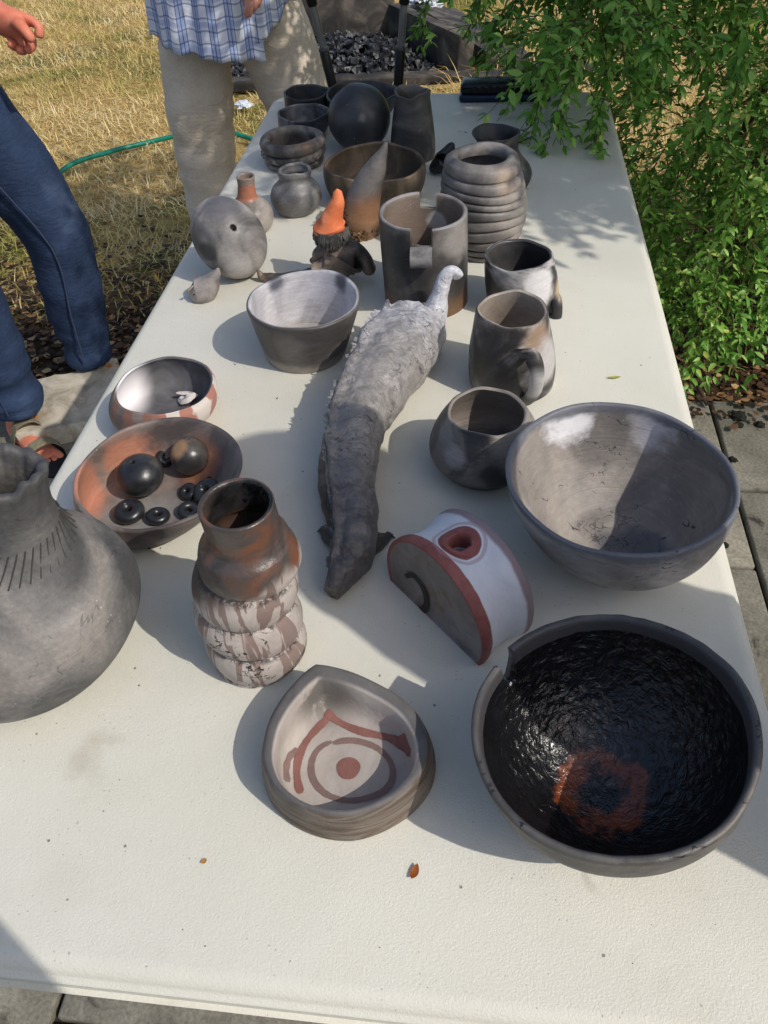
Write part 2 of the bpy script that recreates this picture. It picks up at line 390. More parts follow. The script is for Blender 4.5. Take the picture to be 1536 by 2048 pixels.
# ------------------------------------------------------------------ pots
def placed(base, rim):
    """base (cx, bottom y, half width), rim (cx, cy, half width) in photo pixels -> base centre, base radius, height, rim radius, lean"""
    cx, by, hw = base
    Np = onT(cx, by); r = hw*depth(Np)/F
    for _ in range(5):
        d = Np[:2]-CAM[:2]; d /= np.linalg.norm(d); C = np.array([*(Np[:2]+d*r), TZ]); r = hw*depth(C)/F
    best = None
    for h in np.linspace(0.01, 0.35, 700):
        q = proj(C+[0, 0, h]); e = (q[0]-rim[0])**2*0.25+(q[1]-rim[1])**2
        if best is None or e < best[0]: best = (e, h)
    h = best[1]; R = onT(rim[0], rim[1], h)
    return C, r, h, rim[2]*depth(R)/F, R[:2]-C[:2]
def pot(name, label, cat, base, rim, prof, mat, th=0.005, floor=0.006, seg=80, wob=0.012, rwob=0.0015, seed=0, rimfn=None, extra=None, group=None, lean=1.0, nprof=30, sq=None, C=None, h=None, rr=None, crumb=0.0):
    """thrown or pinched hollow pot. prof [(z fraction, half width in photo pixels or metres)]"""
    if C is None: C, r0, h, rr, ln = placed(base, rim); ln = ln*lean
    else: ln = np.zeros(2)
    pts = []
    for zf, w in prof:
        if w > 1: w = w*depth([C[0]+ln[0]*zf, C[1]+ln[1]*zf, TZ+h*zf])/F
        pts.append((w, zf*h))
    o = smoothpts(pts, nprof)
    R = random.Random(seed); ph = [R.uniform(0, 6.28) for _ in range(8)]
    ang = [2*math.pi*j/seg for j in range(seg)]
    if extra: ang = sorted(ang+list(extra))
    outer = [(max(float(a), 0.001), float(b)) for a, b in o]
    inner = []
    for a, b in reversed(outer):
        if b < floor+0.001: break
        inner.append((max(a-th, 0.002), b))
    ro, zo = outer[-1]; ri = ro-th
    lip = [(ro-th*0.08, zo+th*0.22), (ro-th*0.3, zo+th*0.36), (ro-th*0.55, zo+th*0.36), (ro-th*0.85, zo+th*0.22)]
    fl = inner[-1][0]
    full = [(outer[0][0]*0.5, 0.0015)]+[(outer[0][0]*0.9, 0.0)]+outer+lip+inner+[(fl*0.85, floor+0.0005), (fl*0.5, floor)]
    def fn(r, z, t):
        k = z/h
        r2 = r*(1+wob*(math.sin(2*t+ph[0]+k)*0.6+math.sin(3*t+ph[1]-k*2)*0.3+math.sin(5*t+ph[2]+3*k)*0.15))
        if sq: r2 *= 1+sq*math.cos(4*t+0.6)
        zz = z
        if rimfn: zz = rimfn(r, z, t)
        zz += rwob*max(k, 0)**2*(math.sin(2*t+ph[3])+0.6*math.sin(3*t+ph[4])+0.4*math.sin(7*t+ph[5]))
        if crumb and k > 0.9:
            zz += crumb*mnoise.noise(Vector((math.cos(t)*2.6, math.sin(t)*2.6, seed)))
            r2 += crumb*0.5*mnoise.noise(Vector((math.cos(t)*4, math.sin(t)*4, seed+5+k*3)))
        return (r2*math.cos(t)+ln[0]*k, r2*math.sin(t)+ln[1]*k, zz)
    V, Fs = lathe(full, ang, fn)
    ob = mk(name, V, Fs, mat, loc=C)
    at = ob.data.attributes.new('inside', 'FLOAT', 'POINT'); n0 = (2+len(outer)+2)*len(ang)
    at.data.foreach_set('value', [1.0 if i >= n0 and i != len(V)-2 else 0.0 for i in range(len(V))])
    tag(ob, label, cat, group)
    return ob, C, h, rr, ln

K = (38, 37, 37); DG = (62, 60, 60); G = (98, 95, 94); LG = (140, 136, 133); WH = (198, 194, 190); BR = (98, 74, 54); TC = (172, 104, 76)
# --- big grey bowl
m = clay('grey_bowl_clay', [(0.1, (98, 95, 95)), (0.4, (134, 129, 126)), (0.62, (170, 163, 157)), (0.85, (188, 181, 173))], 9, 1.2, inner=[(0.1, (84, 82, 82)), (0.4, (112, 106, 101)), (0.65, (134, 126, 119)), (0.9, (152, 143, 134))], spots=[((-0.052, 0.082, 0.092), 0.022, 0.010, (232, 230, 232), 0.05), ((0.035, 0.098, 0.092), 0.024, 0.012, (206, 201, 204), 0.05), ((-0.09, -0.02, 0.05), 0.022, 0.016, (166, 160, 154), 0.05), ((0.015, -0.01, 0.006), 0.036, 0.012, (86, 86, 92), 0.04)], zg=[(0.094, 0.103, (92, 94, 102), 0.02)], scratch=0.9, rough=(0.42, 0.62), rings=0.35, crackle=((0.0, 0.02, 0.01), 0.04))
pot('clay_bowl', 'big smoke-grey bowl with white flashes inside its rim', 'bowl', (1222, 1160, 84), (1240, 947, 227), [(0, 84), (0.04, 98), (0.2, 142), (0.45, 185), (0.75, 214), (1, 227)], m, th=0.0052, floor=0.007, seg=110, wob=0.006, seed=3)
# --- white and grey conical bowl
m = clay('conical_clay', [(0.28, (66, 62, 60)), (0.48, (92, 86, 82)), (0.7, (112, 104, 98))], 9, 4.4, inner=[(0.1, (128, 126, 130)), (0.4, (172, 169, 172)), (0.8, (200, 197, 199))], rings=0.4, spots=[((0.02, 0.06, 0.06), 0.024, 0.01, (176, 172, 178), 0.02), ((-0.045, 0.055, 0.075), 0.014, 0.006, (58, 60, 72), 0.02), ((0.05, 0.055, 0.075), 0.012, 0.006, (44, 44, 58), 0.02)], zg=[(0.022, 0.006, (142, 134, 124), 0.02)])
t = None
pot('clay_bowl', 'steep straight-sided bowl, dark outside and silvery white inside', 'bowl', (618, 748, 81), (607, 599, 115), [(0, 79), (0.05, 82), (0.35, 93), (0.7, 105), (1, 115)], m, th=0.0066, floor=0.008, seed=5, wob=0.012, rwob=0.0012, seg=96)
# --- red and white footed bowl
t = NT('striped_clay')
s_ = t.sep(); ang_ = t.math('ARCTAN2', s_[1], s_[0])
st = t.math('SINE', t.math('ADD', t.math('MULTIPLY', ang_, 11), t.math('MULTIPLY', t.noise(30, 3), 5)))
nn = t.noise(26, 5, 0.6, 0.8)
cold = t.ramp(nn, [(0.3, lin((74, 66, 64))), (0.5, lin((120, 104, 98))), (0.7, lin((150, 138, 130)))])
c = t.mix(t.step(st, -0.1, 0.35), cold, lin((136, 98, 84)))
warm = t.mix(t.step(st, -0.2, 0.2), lin((208, 198, 188)), lin((170, 118, 102)))
c = t.mix(t.step(t.math('ADD', s_[0], t.math('MULTIPLY', nn, 0.04)), 0.038, 0.055), c, warm)
ins = t.n('ShaderNodeAttribute', attribute_name='inside').outputs['Fac']
incol = t.mix(t.step(t.dist((-0.056, 0.022, 0.036)), 0.022, 0.05), lin((228, 224, 226)), t.ramp(nn, [(0.3, lin((60, 60, 66))), (0.7, lin((108, 106, 108)))]))
c = t.mix(ins, c, incol)
m = t.out(c, 0.5, t.bump(t.noise(150, 4), 0.25, 0.001))
pot('clay_bowl', 'small round bowl with faded red and white stripes', 'bowl', (338, 880, 62), (328, 772, 100), [(0, 62), (0.08, 76), (0.35, 100), (0.6, 108), (0.85, 106), (1, 100)], m, th=0.004, floor=0.006, seed=8, wob=0.01, rwob=0.0012, seg=96)
RB = bpy.context.scene.collection.objects[-1]
# --- terracotta dish with beads
m = clay('dish_clay', [(0.28, (70, 62, 60)), (0.46, (104, 92, 86)), (0.62, (118, 108, 102)), (0.78, (132, 110, 98))], 8, 7.7, spots=[((-0.065, -0.01, 0.03), 0.04, 0.014, (178, 118, 94), 0.05), ((-0.035, 0.06, 0.03), 0.03, 0.014, (168, 112, 88), 0.06), ((-0.088, -0.012, 0.034), 0.012, 0.008, (214, 170, 150), 0.01), ((0.05, 0.055, 0.03), 0.026, 0.014, (146, 96, 72), 0.03), ((0.0, -0.02, 0.004), 0.045, 0.015, (124, 120, 116), 0.02)], rough=(0.4, 0.62))
dish, DC, Dh, Dr, Dl = pot('clay_dish', 'wide shallow terracotta and grey dish holding clay beads', 'dish', (312, 1087, 104), (317, 942, 168), [(0, 100), (0.04, 108), (0.25, 132), (0.6, 153), (1, 168)], m, th=0.0055, floor=0.006, seed=11, wob=0.005, seg=110, rwob=0.001)
# --- round pot with narrow mouth
m = clay('round_pot_clay', [(0.3, (44, 42, 42)), (0.5, (70, 66, 63)), (0.72, (118, 111, 104))], 12, 9.1, spots=[((0.04, -0.03, 0.07), 0.035, 0.012, (140, 132, 124), 0.02), ((-0.03, -0.045, 0.055), 0.012, 0.006, (148, 142, 138), 0.02), ((0.01, 0.02, 0.05), 0.03, 0.03, (124, 114, 104), 0.02)], zg=[(0.03, 0.012, (40, 41, 46), 0.02)], rough=(0.34, 0.6), rings=0.5, inner=[(0.2, (112, 102, 94)), (0.8, (140, 130, 120))])
pot('round_pot', 'squat round dark pot with a narrow mouth and smoothed shoulders', 'pot', (962, 977, 62), (974, 825, 82), [(0, 60), (0.05, 76), (0.3, 104), (0.52, 109), (0.78, 99), (1, 82)], m, th=0.005, floor=0.007, seed=13, wob=0.012, seg=96)
# --- dark burnt bowl with a notch (tilted, round bottomed)
def dark_bowl():
    t = NT('burnt_bowl_clay')
    s = t.sep(); rad = t.dist((0, 0, 0), (1, 1, 0)); z = s[2]
    nn = t.noise(24, 5, 0.65, 0.6)
    outc = t.ramp(t.noise(9, 6, 0.65, 0.8, t.vec((1, 1, 2.2), (3, 1, 2))), [(0.3, lin((52, 50, 49))), (0.55, lin((88, 84, 80))), (0.75, lin((116, 110, 104)))])
    ck = t.math('ABSOLUTE', t.math('SUBTRACT', t.noise(15, 4, 0.65, 0.6, t.vec((1, 1, 4.0), (2, 0, 1))), 0.5)); ckm = t.math('MULTIPLY', t.step(ck, 0.018, 0.004), t.step(t.noise(25, 3), 0.48, 0.56))
    outc = t.mix(ckm, outc, (0.008, 0.008, 0.008, 1))
    # inside mask: distance from bowl centre (sphere) smaller than outer wall
    inm = t.n('ShaderNodeAttribute', attribute_name='inside').outputs['Fac']
    blk = t.ramp(nn, [(0.3, lin((13, 13, 14))), (0.6, lin((22, 22, 25))), (0.8, lin((36, 38, 46)))])
    d = t.math('ADD', t.dist((-0.006, -0.006, 0.008)), t.math('MULTIPLY', t.math('SUBTRACT', t.noise(38, 6, 0.7, 0.5), 0.5), 0.05))
    ring = t.math('MULTIPLY', t.step(d, 0.041, 0.034), t.step(d, 0.012, 0.019))
    ring = t.math('MULTIPLY', ring, t.step(t.noise(30, 5, 0.7, 0.5, t.vec((1, 1, 1), (2, 5, 1))), 0.36, 0.6))
    blk = t.mix(t.math('MULTIPLY', ring, 0.95), blk, lin((142, 72, 38)))
    band = t.step(t.math('ADD', z, t.math('MULTIPLY', nn, 0.008)), 0.096, 0.098)
    ic = t.mix(band, blk, lin((66, 64, 66)))
    c = t.mix(inm, outc, ic)
    wet = t.math('MULTIPLY', inm, t.math('SUBTRACT', 1.0, band))
    ro = t.math('SUBTRACT', 0.52, t.math('MULTIPLY', wet, 0.24))
    cr = t.voro(120, None, 'F1'); cr2 = t.noise(95, 3, 0.6, 2.0)
    hb = t.math('ADD', t.math('MULTIPLY', cr, 0.5), cr2)
    b = t.n('ShaderNodeBump'); b.inputs['Distance'].default_value = 0.0024
    t.l(hb, b.inputs['Height']); t.l(t.math('ADD', t.math('MULTIPLY', wet, 0.55), 0.2), b.inputs['Strength'])
    t.b.inputs['Coat Roughness'].default_value = 0.16; t.l(b.outputs[0], t.b.inputs['Coat Normal'])
    return t.out(c, ro, b.outputs[0], Specular_IOR_Level=0.6, Coat_Weight=t.math('MULTIPLY', wet, 0.35))
DBC = np.array([0.606, 0.168, TZ]); 
hh = 0.106; Rb = 0.0985
out_ = smoothpts([(0.004, 0.0), (0.035, 0.004), (0.062, 0.02), (0.083, 0.046), (0.095, 0.078), (Rb, hh)], 34)
inn = [(max(r-0.0062, 0.001), z+0.0062*(1-z/hh)) for r, z in out_[::-1]]
full = [tuple(x) for x in out_]+[(Rb-0.001, hh+0.0018), (Rb-0.003, hh+0.0024), (Rb-0.005, hh+0.0018)]+inn
nt = math.radians(142)      # notch direction (left, slightly away)
def dbf(r, z, t):
    k = z/hh; dt = (t-nt+math.pi) % (2*math.pi)-math.pi
    r2 = r*(1+0.008*math.sin(2*t+1)+0.004*math.sin(5*t)+0.003*k*mnoise.noise(Vector((math.cos(t)*3, math.sin(t)*3, z*40))))
    zz = z+0.002*k*k*math.sin(3*t+0.5)+0.0012*k**4*mnoise.noise(Vector((math.cos(t)*8, math.sin(t)*8, 2)))
    if abs(dt) < 0.085 and k > 0.5:
        cut = hh-0.026*(1-max(0, -dt-0.02)/0.09)+0.003*mnoise.noise(Vector((t*30, 0, 0)))
        zz = min(zz, cut)
    if 0.085 <= dt < 0.5: zz -= 0.006*k**4*(1-(dt-0.085)/0.415)
    return (r2*math.cos(t), r2*math.sin(t), zz)
ang = sorted([2*math.pi*j/140 for j in range(140)]+[nt-0.0851, nt-0.0849, nt+0.0849, nt+0.0851]+[nt-0.08+0.01*q for q in range(17)])
V, Fs = lathe(full, ang, dbf)
rotm = Matrix.Rotation(math.radians(-9), 3, 'Y') @ Matrix.Rotation(math.radians(1), 3, 'X')
V = [tuple(rotm @ Vector(v)) for v in V]; zmin = min(v[2] for v in V)
db = mk('burnt_bowl', V, Fs, None, loc=(DBC[0]+0.012, DBC[1], TZ-zmin+0.0), sharp=45)
# keep the material coordinates in the bowl's own frame
db.data.transform(rotm.inverted().to_4x4()); db.rotation_euler = rotm.to_euler()
at = db.data.attributes.new('inside', 'FLOAT', 'POINT'); n0 = (len(out_)+2)*len(ang)
at.data.foreach_set('value', [1.0 if i >= n0 and i != len(V)-2 else 0.0 for i in range(len(V))])
db.data.materials.append(dark_bowl()); tag(db, 'charred black round-bottomed bowl with a notched rim and an orange scorch mark inside', 'bowl')

# --- tall grey bottle vase with torn lip
m = clay('bottle_clay', [(0.26, (66, 65, 65)), (0.45, (90, 88, 86)), (0.6, (104, 101, 98)), (0.78, (124, 118, 112))], 9, 12.4, scratch=0.5, fine=0.32, finger=0.6, bump=0.4, spots=[((0.02, -0.09, 0.1), 0.03, 0.02, (128, 116, 106), 0.03), ((0.03, -0.06, 0.02), 0.03, 0.012, (120, 116, 112), 0.02)], rough=(0.48, 0.7))
def tornlip(r, z, t): return z
vase, VC, Vh, Vr, Vl = pot('bottle_vase', 'large grey pear-shaped bottle vase with a torn, folded lip', 'vase', (112, 1394, 132), (12, 950, 78), [(0, 136), (0.05, 168), (0.16, 210), (0.3, 232), (0.45, 208), (0.58, 152), (0.7, 106), (0.82, 84), (0.93, 78), (1, 84)], m, th=0.0095, floor=0.008, seed=21, wob=0.016, rwob=0.003, seg=110, crumb=0.0035, nprof=44)
# scratched hatching round the neck: thin incised ridges
V = []; Fs = []
for i in range(22):
    a = -2.6+i*0.17; pts = []
    for q in range(7):
        k = 0.66+0.11*q/6; w = np.interp(k, [0.45, 0.58, 0.7, 0.82, .93], [208, 152, 106, 84, 78])
        P0 = VC+[Vl[0]*k, Vl[1]*k, Vh*k]; rr_ = w*depth(P0)/F*1.004
        aa = a+0.2*q/6
        pts.append((Vl[0]*k+rr_*math.cos(aa), Vl[1]*k+rr_*math.sin(aa), Vh*k))
    V, Fs = join((V, Fs), sweep(pts, [.0006]*7, ns=6, cap=False))
mk('incised_lines', V, Fs, plain('scratch_dark', (66, 64, 63), 0.8), vase)

# --- corkscrew vase
def corkscrew():
    C, r0, h, rr, ln = placed((532, 1382, 98), (477, 1009, 77))
    seg = 110; nz_ = 150; ang = [2*math.pi*j/seg for j in range(seg)]
    S0 = F/depth(C)
    def R(k):
        w = np.interp(k, [0, 0.05, 0.25, 0.5, 0.68, 0.79, 0.83, 0.86, 1.0], [86, 98, 104, 108, 109, 96, 78, 74, 77])
        return w*depth(C+[ln[0]*k, ln[1]*k, h*k])/F
    def fn(r, z, t):
        k = z/h; r2 = r
        if 0.0 < k < 0.83 and r > 0.02:
            ph = 4.0*(k/0.83)+t/(2*math.pi)+0.15
            lobe = abs(math.sin(math.pi*ph))**0.55
            fade = min(1, k/0.06)*min(1, (0.83-k)/0.05)
            r2 = r*(1-0.15*fade*(1-lobe))
        r2 *= 1+0.006*math.sin(3*t+k*4)
        off = 0.0035*math.sin(k*9+1)
        return (r2*math.cos(t)+ln[0]*k+off, r2*math.sin(t)+ln[1]*k, z)
    prof = [(R(0)*0.5, 0.001), (R(0)*0.9, 0)]+[(R(k), k*h) for k in np.linspace(0.005, 1, nz_)]
    ro = R(1); th = 0.0042
    prof += [(ro-th*.1, h+th*.2), (ro-th*.4, h+th*.35), (ro-th*.7, h+th*.3), (ro-th, h)]
    prof += [(R(k)-th, k*h) for k in np.linspace(0.98, 0.8, 14)]+[(R(0.76)*0.86, 0.74*h), (0.019, 0.5*h), (0.0185, 0.3*h), (0.012, 0.29*h)]
    V, Fs = lathe(prof, ang, fn)
    t = NT('corkscrew_clay')
    s = t.sep(); z = s[2]; zn = t.math('DIVIDE', z, h)
    nn = t.noise(20, 5, 0.6, 0.8); a_ = t.math('ARCTAN2', t.math('SUBTRACT', s[1], 0.0), s[0])
    dk = t.ramp(nn, [(0.3, lin((44, 40, 39))), (0.5, lin((76, 68, 64))), (0.68, lin((120, 74, 48))), (0.8, lin((150, 88, 54)))])
    lt = t.ramp(nn, [(0.3, lin((150, 138, 130))), (0.6, lin((186, 176, 168))), (0.8, lin((204, 196, 188)))])
    drip = t.noise(1.0, 2, 0.5, 0, None)
    vv = t.n('ShaderNodeCombineXYZ'); t.l(t.math('MULTIPLY', a_, 2.6), vv.inputs[0]); t.l(t.math('MULTIPLY', z, 9.0), vv.inputs[1])
    dn = t.noise(1.5, 3, 0.5, 0.6, vv.outputs[0])
    stripe = t.step(dn, 0.53, 0.56)
    lt = t.mix(t.math('MULTIPLY', stripe, 0.85), lt, lin((122, 100, 92)))
    lim = t.math('ADD', t.math('ADD', zn, t.math('MULTIPLY', nn, 0.28)), t.math('MULTIPLY', s[0], -2.0))
    c = t.mix(t.step(lim, 0.72, 0.8), lt, dk)
    gw = t.math('SINE', t.math('ADD', t.math('MULTIPLY', zn, math.pi*4/0.83), t.math('ADD', t.math('MULTIPLY', a_, 0.5), 0.15*math.pi)))
    groove = t.math('MULTIPLY', t.step(t.math('ABSOLUTE', gw), 0.42, 0.05), t.step(t.noise(70, 5, 0.75, 1.2), 0.47, 0.55))
    groove = t.math('MULTIPLY', groove, t.step(zn, 0.8, 0.7))
    c = t.mix(t.math('MULTIPLY', groove, 0.85), c, lin((34, 30, 29)))
    crk = t.math('ABSOLUTE', t.math('SUBTRACT', t.noise(26, 4, 0.65, 0.8, t.vec((1, 1, 1.3), (4, 2, 2))), 0.5)); cm_ = t.math('MULTIPLY', t.step(crk, 0.022, 0.006), t.step(t.noise(30, 4, 0.6), 0.52, 0.57))
    c = t.mix(t.math('MULTIPLY', cm_, t.step(zn, 0.5, 0.4)), c, lin((28, 25, 25)))
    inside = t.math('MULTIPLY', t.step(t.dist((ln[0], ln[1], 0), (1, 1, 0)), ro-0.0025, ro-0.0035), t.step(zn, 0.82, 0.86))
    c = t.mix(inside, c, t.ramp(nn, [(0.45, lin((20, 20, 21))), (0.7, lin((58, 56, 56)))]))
    gl = t.step(t.math('ADD', zn, t.math('MULTIPLY', nn, 0.3)), 0.7, 0.85)
    ro_ = t.math('SUBTRACT', 0.55, t.math('MULTIPLY', gl, 0.27))
    b = t.bump(t.noise(120, 5, 0.7, 0.6), 0.35, 0.0022, t.bump(t.noise(30, 4), 0.35, 0.003))
    m = t.out(c, ro_, b, Specular_IOR_Level=0.55)
    o = mk('spiral_vase', V, Fs, m, loc=C, sharp=60)
    tag(o, 'corkscrew-shaped vase with brown glossy neck and pale dripped lower coils', 'vase')
    # burnt crust clinging inside the mouth
    rr2 = random.Random(4); V = []; Fs = []
    for i in range(70):
        a = math.radians(20)+rr2.gauss(0, 0.55); q = ro-th-0.001; zz = h-rr2.random()**1.5*0.02+0.001; s_ = rr2.uniform(.0008, .0024)
        c0 = np.array([q*math.cos(a)+ln[0], q*math.sin(a)+ln[1], zz])
        vv_ = [c0+np.array([rr2.uniform(-1, 1), rr2.uniform(-1, 1), rr2.uniform(-1, 1)])*s_ for _ in range(4)]
        V, Fs = join((V, Fs), (vv_, [(0, 1, 2), (0, 2, 3), (0, 3, 1), (1, 3, 2)]))
    cr = mk('burnt_crust', V, Fs, plain('tar', (14, 13, 13), 0.25), o, smooth=False); cr['kind'] = 'stuff'
corkscrew()

# --- slotted cylinder
def cylinder():
    base, rim = (853, 641, 80), (846, 424, 89)
    C, r0, h, rr, ln = placed(base, rim)
    Rc = C+[ln[0], ln[1], h]
    q1 = onT(842, 470, h); q2 = onT(858, 383, h)
    a1 = math.atan2(q1[1]-Rc[1], q1[0]-Rc[0]); a2 = math.atan2(q2[1]-Rc[1], q2[0]-Rc[0])
    hw1, hw2 = 0.245, 0.215; d1, d2 = 0.022, 0.02
    def rimfn(r, z, t):
        for a, w, d in ((a1, hw1, d1), (a2, hw2, d2)):
            dt = (t-a+math.pi) % (2*math.pi)-math.pi
            if abs(dt) < w: return min(z, h-d+0.002*mnoise.noise(Vector((t*12, 0, d*100))))
        return z
    ex = []
    for a, w in ((a1, hw1), (a2, hw2)):
        for s in (-1, 1): ex += [(a+s*(w-0.003)) % (2*math.pi), (a+s*(w+0.003)) % (2*math.pi)]
    m = clay('cylinder_clay', [(0.15, (36, 35, 35)), (0.45, (54, 52, 51)), (0.7, (78, 75, 72)), (0.9, (104, 99, 95))], 10, 15.5, inner=[(0.1, (76, 68, 62)), (0.6, (112, 100, 90)), (0.9, (132, 120, 110))], spots=[((-0.03, -0.055, 0.10), 0.032, 0.012, (36, 36, 37), 0.03), ((0.05, -0.035, 0.115), 0.03, 0.012, (134, 128, 124), 0.03), ((-0.03, 0.045, 0.1), 0.04, 0.02, (120, 104, 92), 0.03), ((0.012, 0.055, 0.1), 0.014, 0.004, (176, 172, 170), 0.02)], zg=[(0.04, 0.012, (98, 70, 44), 0.03), (0.133, 0.139, (150, 148, 150), 0.006)], rough=(0.4, 0.62))  # first spot: dark clay and the tongue's shadow together, put into the colour
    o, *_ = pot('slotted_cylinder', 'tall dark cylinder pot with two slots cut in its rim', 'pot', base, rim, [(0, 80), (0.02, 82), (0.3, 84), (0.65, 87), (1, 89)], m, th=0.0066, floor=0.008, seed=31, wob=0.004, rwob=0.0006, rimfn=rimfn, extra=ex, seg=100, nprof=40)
    # rolled tongue at the near slot
    er = np.array([math.cos(a1), math.sin(a1), 0]); et = np.array([-math.sin(a1), math.cos(a1), 0]); ez = np.array([0, 0, 1.])
    pts = []; cen = er*(rr+0.010)+ez*(h-d1-0.009)+np.array([ln[0], ln[1], 0])
    for k in range(17):
        a = math.radians(150-300*k/16); R0 = 0.0125-0.003*k/16
        pts.append(cen+er*R0*math.cos(a)+ez*R0*math.sin(a))
    V = []; hw = 0.0145
    for i, p in enumerate(pts):
        t_ = pts[min(i+1, 16)]-pts[max(i-1, 0)]; nrm = np.cross(t_, et); nrm /= np.linalg.norm(nrm)
        for sgn, th in ((-1, -1), (1, -1), (1, 1), (-1, 1)): V.append(p+et*hw*sgn+nrm*0.0024*th)
    Fs = ringfaces(17, 4)+[(3, 2, 1, 0), (64, 65, 66, 67)]
    mk('rolled_tongue', V, Fs, clay('tongue_clay', [(0.2, (84, 82, 81)), (0.8, (132, 128, 125))], 30, 16.2), o)
cylinder()

# --- mugs
def handle(o, C, pts, w, t_, mat):
    P = smoothpts([np.asarray(p)-C for p in pts], 22)
    V, Fs = sweep(P, [w*(1.15-0.3*math.sin(math.pi*i/21)) for i in range(22)], [t_]*22, ns=14, upv=(0.25, -0.96, 0.1))
    return mk('handle', V, Fs, mat, o)
m1 = clay('mug_clay', [(0.28, (40, 38, 38)), (0.47, (72, 67, 64)), (0.62, (120, 112, 106)), (0.78, (176, 170, 166))], 13, 18.2, inner=[(0.2, (136, 124, 112)), (0.8, (172, 160, 148))], spots=[((0.03, -0.04, 0.085), 0.02, 0.01, (142, 118, 96), 0.02), ((-0.03, -0.045, 0.04), 0.032, 0.014, (44, 42, 42), 0.03), ((0.05, -0.035, 0.055), 0.03, 0.012, (178, 174, 174), 0.02), ((0.03, -0.075, 0.045), 0.024, 0.01, (176, 173, 174), 0.02)], rough=(0.36, 0.6))
o, C, h, rr, ln = pot('clay_mug', 'pale and black mottled mug with a pinched rim, its handle facing the round pot', 'mug', (1018, 812, 82), (1024, 620, 72), [(0, 78), (0.04, 83), (0.25, 86), (0.5, 84), (0.75, 78), (1, 72)], m1, th=0.0045, floor=0.007, seed=41, wob=0.018, rwob=0.0016, seg=90)
Rm = 0.0
hb = C+[0, 0, 0]
def onp(px, py, rad_off): 
    # point near the mug wall, on the vertical plane through its axis that faces the camera
    y = C[1]-0.05+rad_off; return atY(px, py, y)
handle(o, C, [onp(1040, 706, 0.006), onp(1062, 712, -0.016), onp(1074, 742, -0.022), onp(1070, 780, -0.016), onp(1052, 800, -0.002), onp(1036, 792, 0.008)], 0.0105, 0.0052, m1)
m2 = clay('mug_clay_pale', [(0.3, (36, 35, 37)), (0.46, (66, 62, 62)), (0.56, (150, 146, 146)), (0.75, (214, 211, 210))], 10, 22.0, inner=[(0.2, (42, 41, 43)), (0.8, (74, 71, 70))], spots=[((0.02, -0.045, 0.05), 0.026, 0.008, (206, 203, 204), 0.03), ((-0.035, -0.03, 0.035), 0.03, 0.012, (42, 40, 42), 0.03), ((-0.035, -0.02, 0.01), 0.012, 0.008, (110, 50, 44), 0.02), ((0.05, -0.01, 0.03), 0.016, 0.01, (176, 152, 120), 0.02)], rough=(0.34, 0.55))
o, C, h, rr, ln = pot('clay_mug', 'stout mug with dark inside and white streaked rim beside the slotted cylinder', 'mug', (1044, 645, 66), (1038, 511, 68), [(0, 64), (0.05, 68), (0.35, 72), (0.7, 71), (1, 68)], m2, th=0.0055, floor=0.007, seed=43, wob=0.014, rwob=0.0014, seg=90)
handle(o, C, [atY(1100, 590, C[1]-0.012), atY(1112, 600, C[1]-0.028), atY(1114, 630, C[1]-0.034), atY(1104, 655, C[1]-0.028), atY(1090, 660, C[1]-0.018)], 0.009, 0.005, m2)

# --- coil pot
def coilpot():
    C, r0, h, rr, ln = placed((968, 526, 56), (964, 312, 66))
    seg = 110; ang = [2*math.pi*j/seg for j in range(seg)]
    R_ = random.Random(5); nco = 10
    ed = [0.0]; 
    for i in range(nco): ed.append(ed[-1]+R_.uniform(0.8, 1.15)*(1.25 if i == nco-1 else 1)*(0.75 if i < 2 else 1))
    ed = np.array(ed)/ed[-1]*h
    def env(k): 
        w = np.interp(k, [0, 0.12, 0.35, 0.55, 0.75, 0.9, 1], [58, 68, 83, 87, 85, 78, 74]); return w*depth(C+[ln[0]*k, ln[1]*k, h*k])/F
    prof = [(env(0)*0.5, 0.001), (env(0)*0.88, 0)]
    for i in range(nco):
        for q in np.linspace(0.04, 0.96, 10):
            z = ed[i]+(ed[i+1]-ed[i])*q; b = (1-(2*q-1)**2)**0.5
            prof.append((env(z/h)*(0.955 if q in (0.04, 0.96) else 1)-0.0035*(1-b), z))
    ro = prof[-1][0]
    prof += [(ro-0.004, h+0.003), (ro-0.009, h+0.0035), (ro-0.0125, h+0.001), (ro-0.0145, h-0.006), (ro-0.013, h-0.013)]
    prof += [(max(env(k)-0.010, 0.02), k*h) for k in np.linspace(0.88, 0.1, 16)]+[(0.02, 0.012)]
    def fn(r, z, t):
        k = max(z/h, 0); w = 0.0028*math.sin(t+1.0+4*k)+0.0018*math.sin(2*t+k*9)
        r2 = r*(1+0.012*math.sin(2*t+6*k)+0.006*math.sin(3*t-9*k))
        return (r2*math.cos(t)+ln[0]*k, r2*math.sin(t)+ln[1]*k, z+w*math.sin(math.pi*min(k*0.95+0.02, 1))+0.0012*k*math.sin(2*t))
    V, Fs = lathe(prof, ang, fn)
    m = clay('coil_clay', [(0.1, (76, 73, 72)), (0.5, (112, 107, 103)), (0.85, (144, 136, 129))], 12, 25, spots=[((0, 0, 0.1), 0.046, 0.01, (40, 40, 43), 0.01), ((0.03, -0.05, 0.13), 0.02, 0.012, (150, 132, 116), 0.02)], rough=(0.45, 0.65), finger=0.5)
    tag(mk('coil_pot', V, Fs, m, loc=C, sharp=50), 'barrel-shaped grey pot built of stacked coils', 'pot')
coilpot()

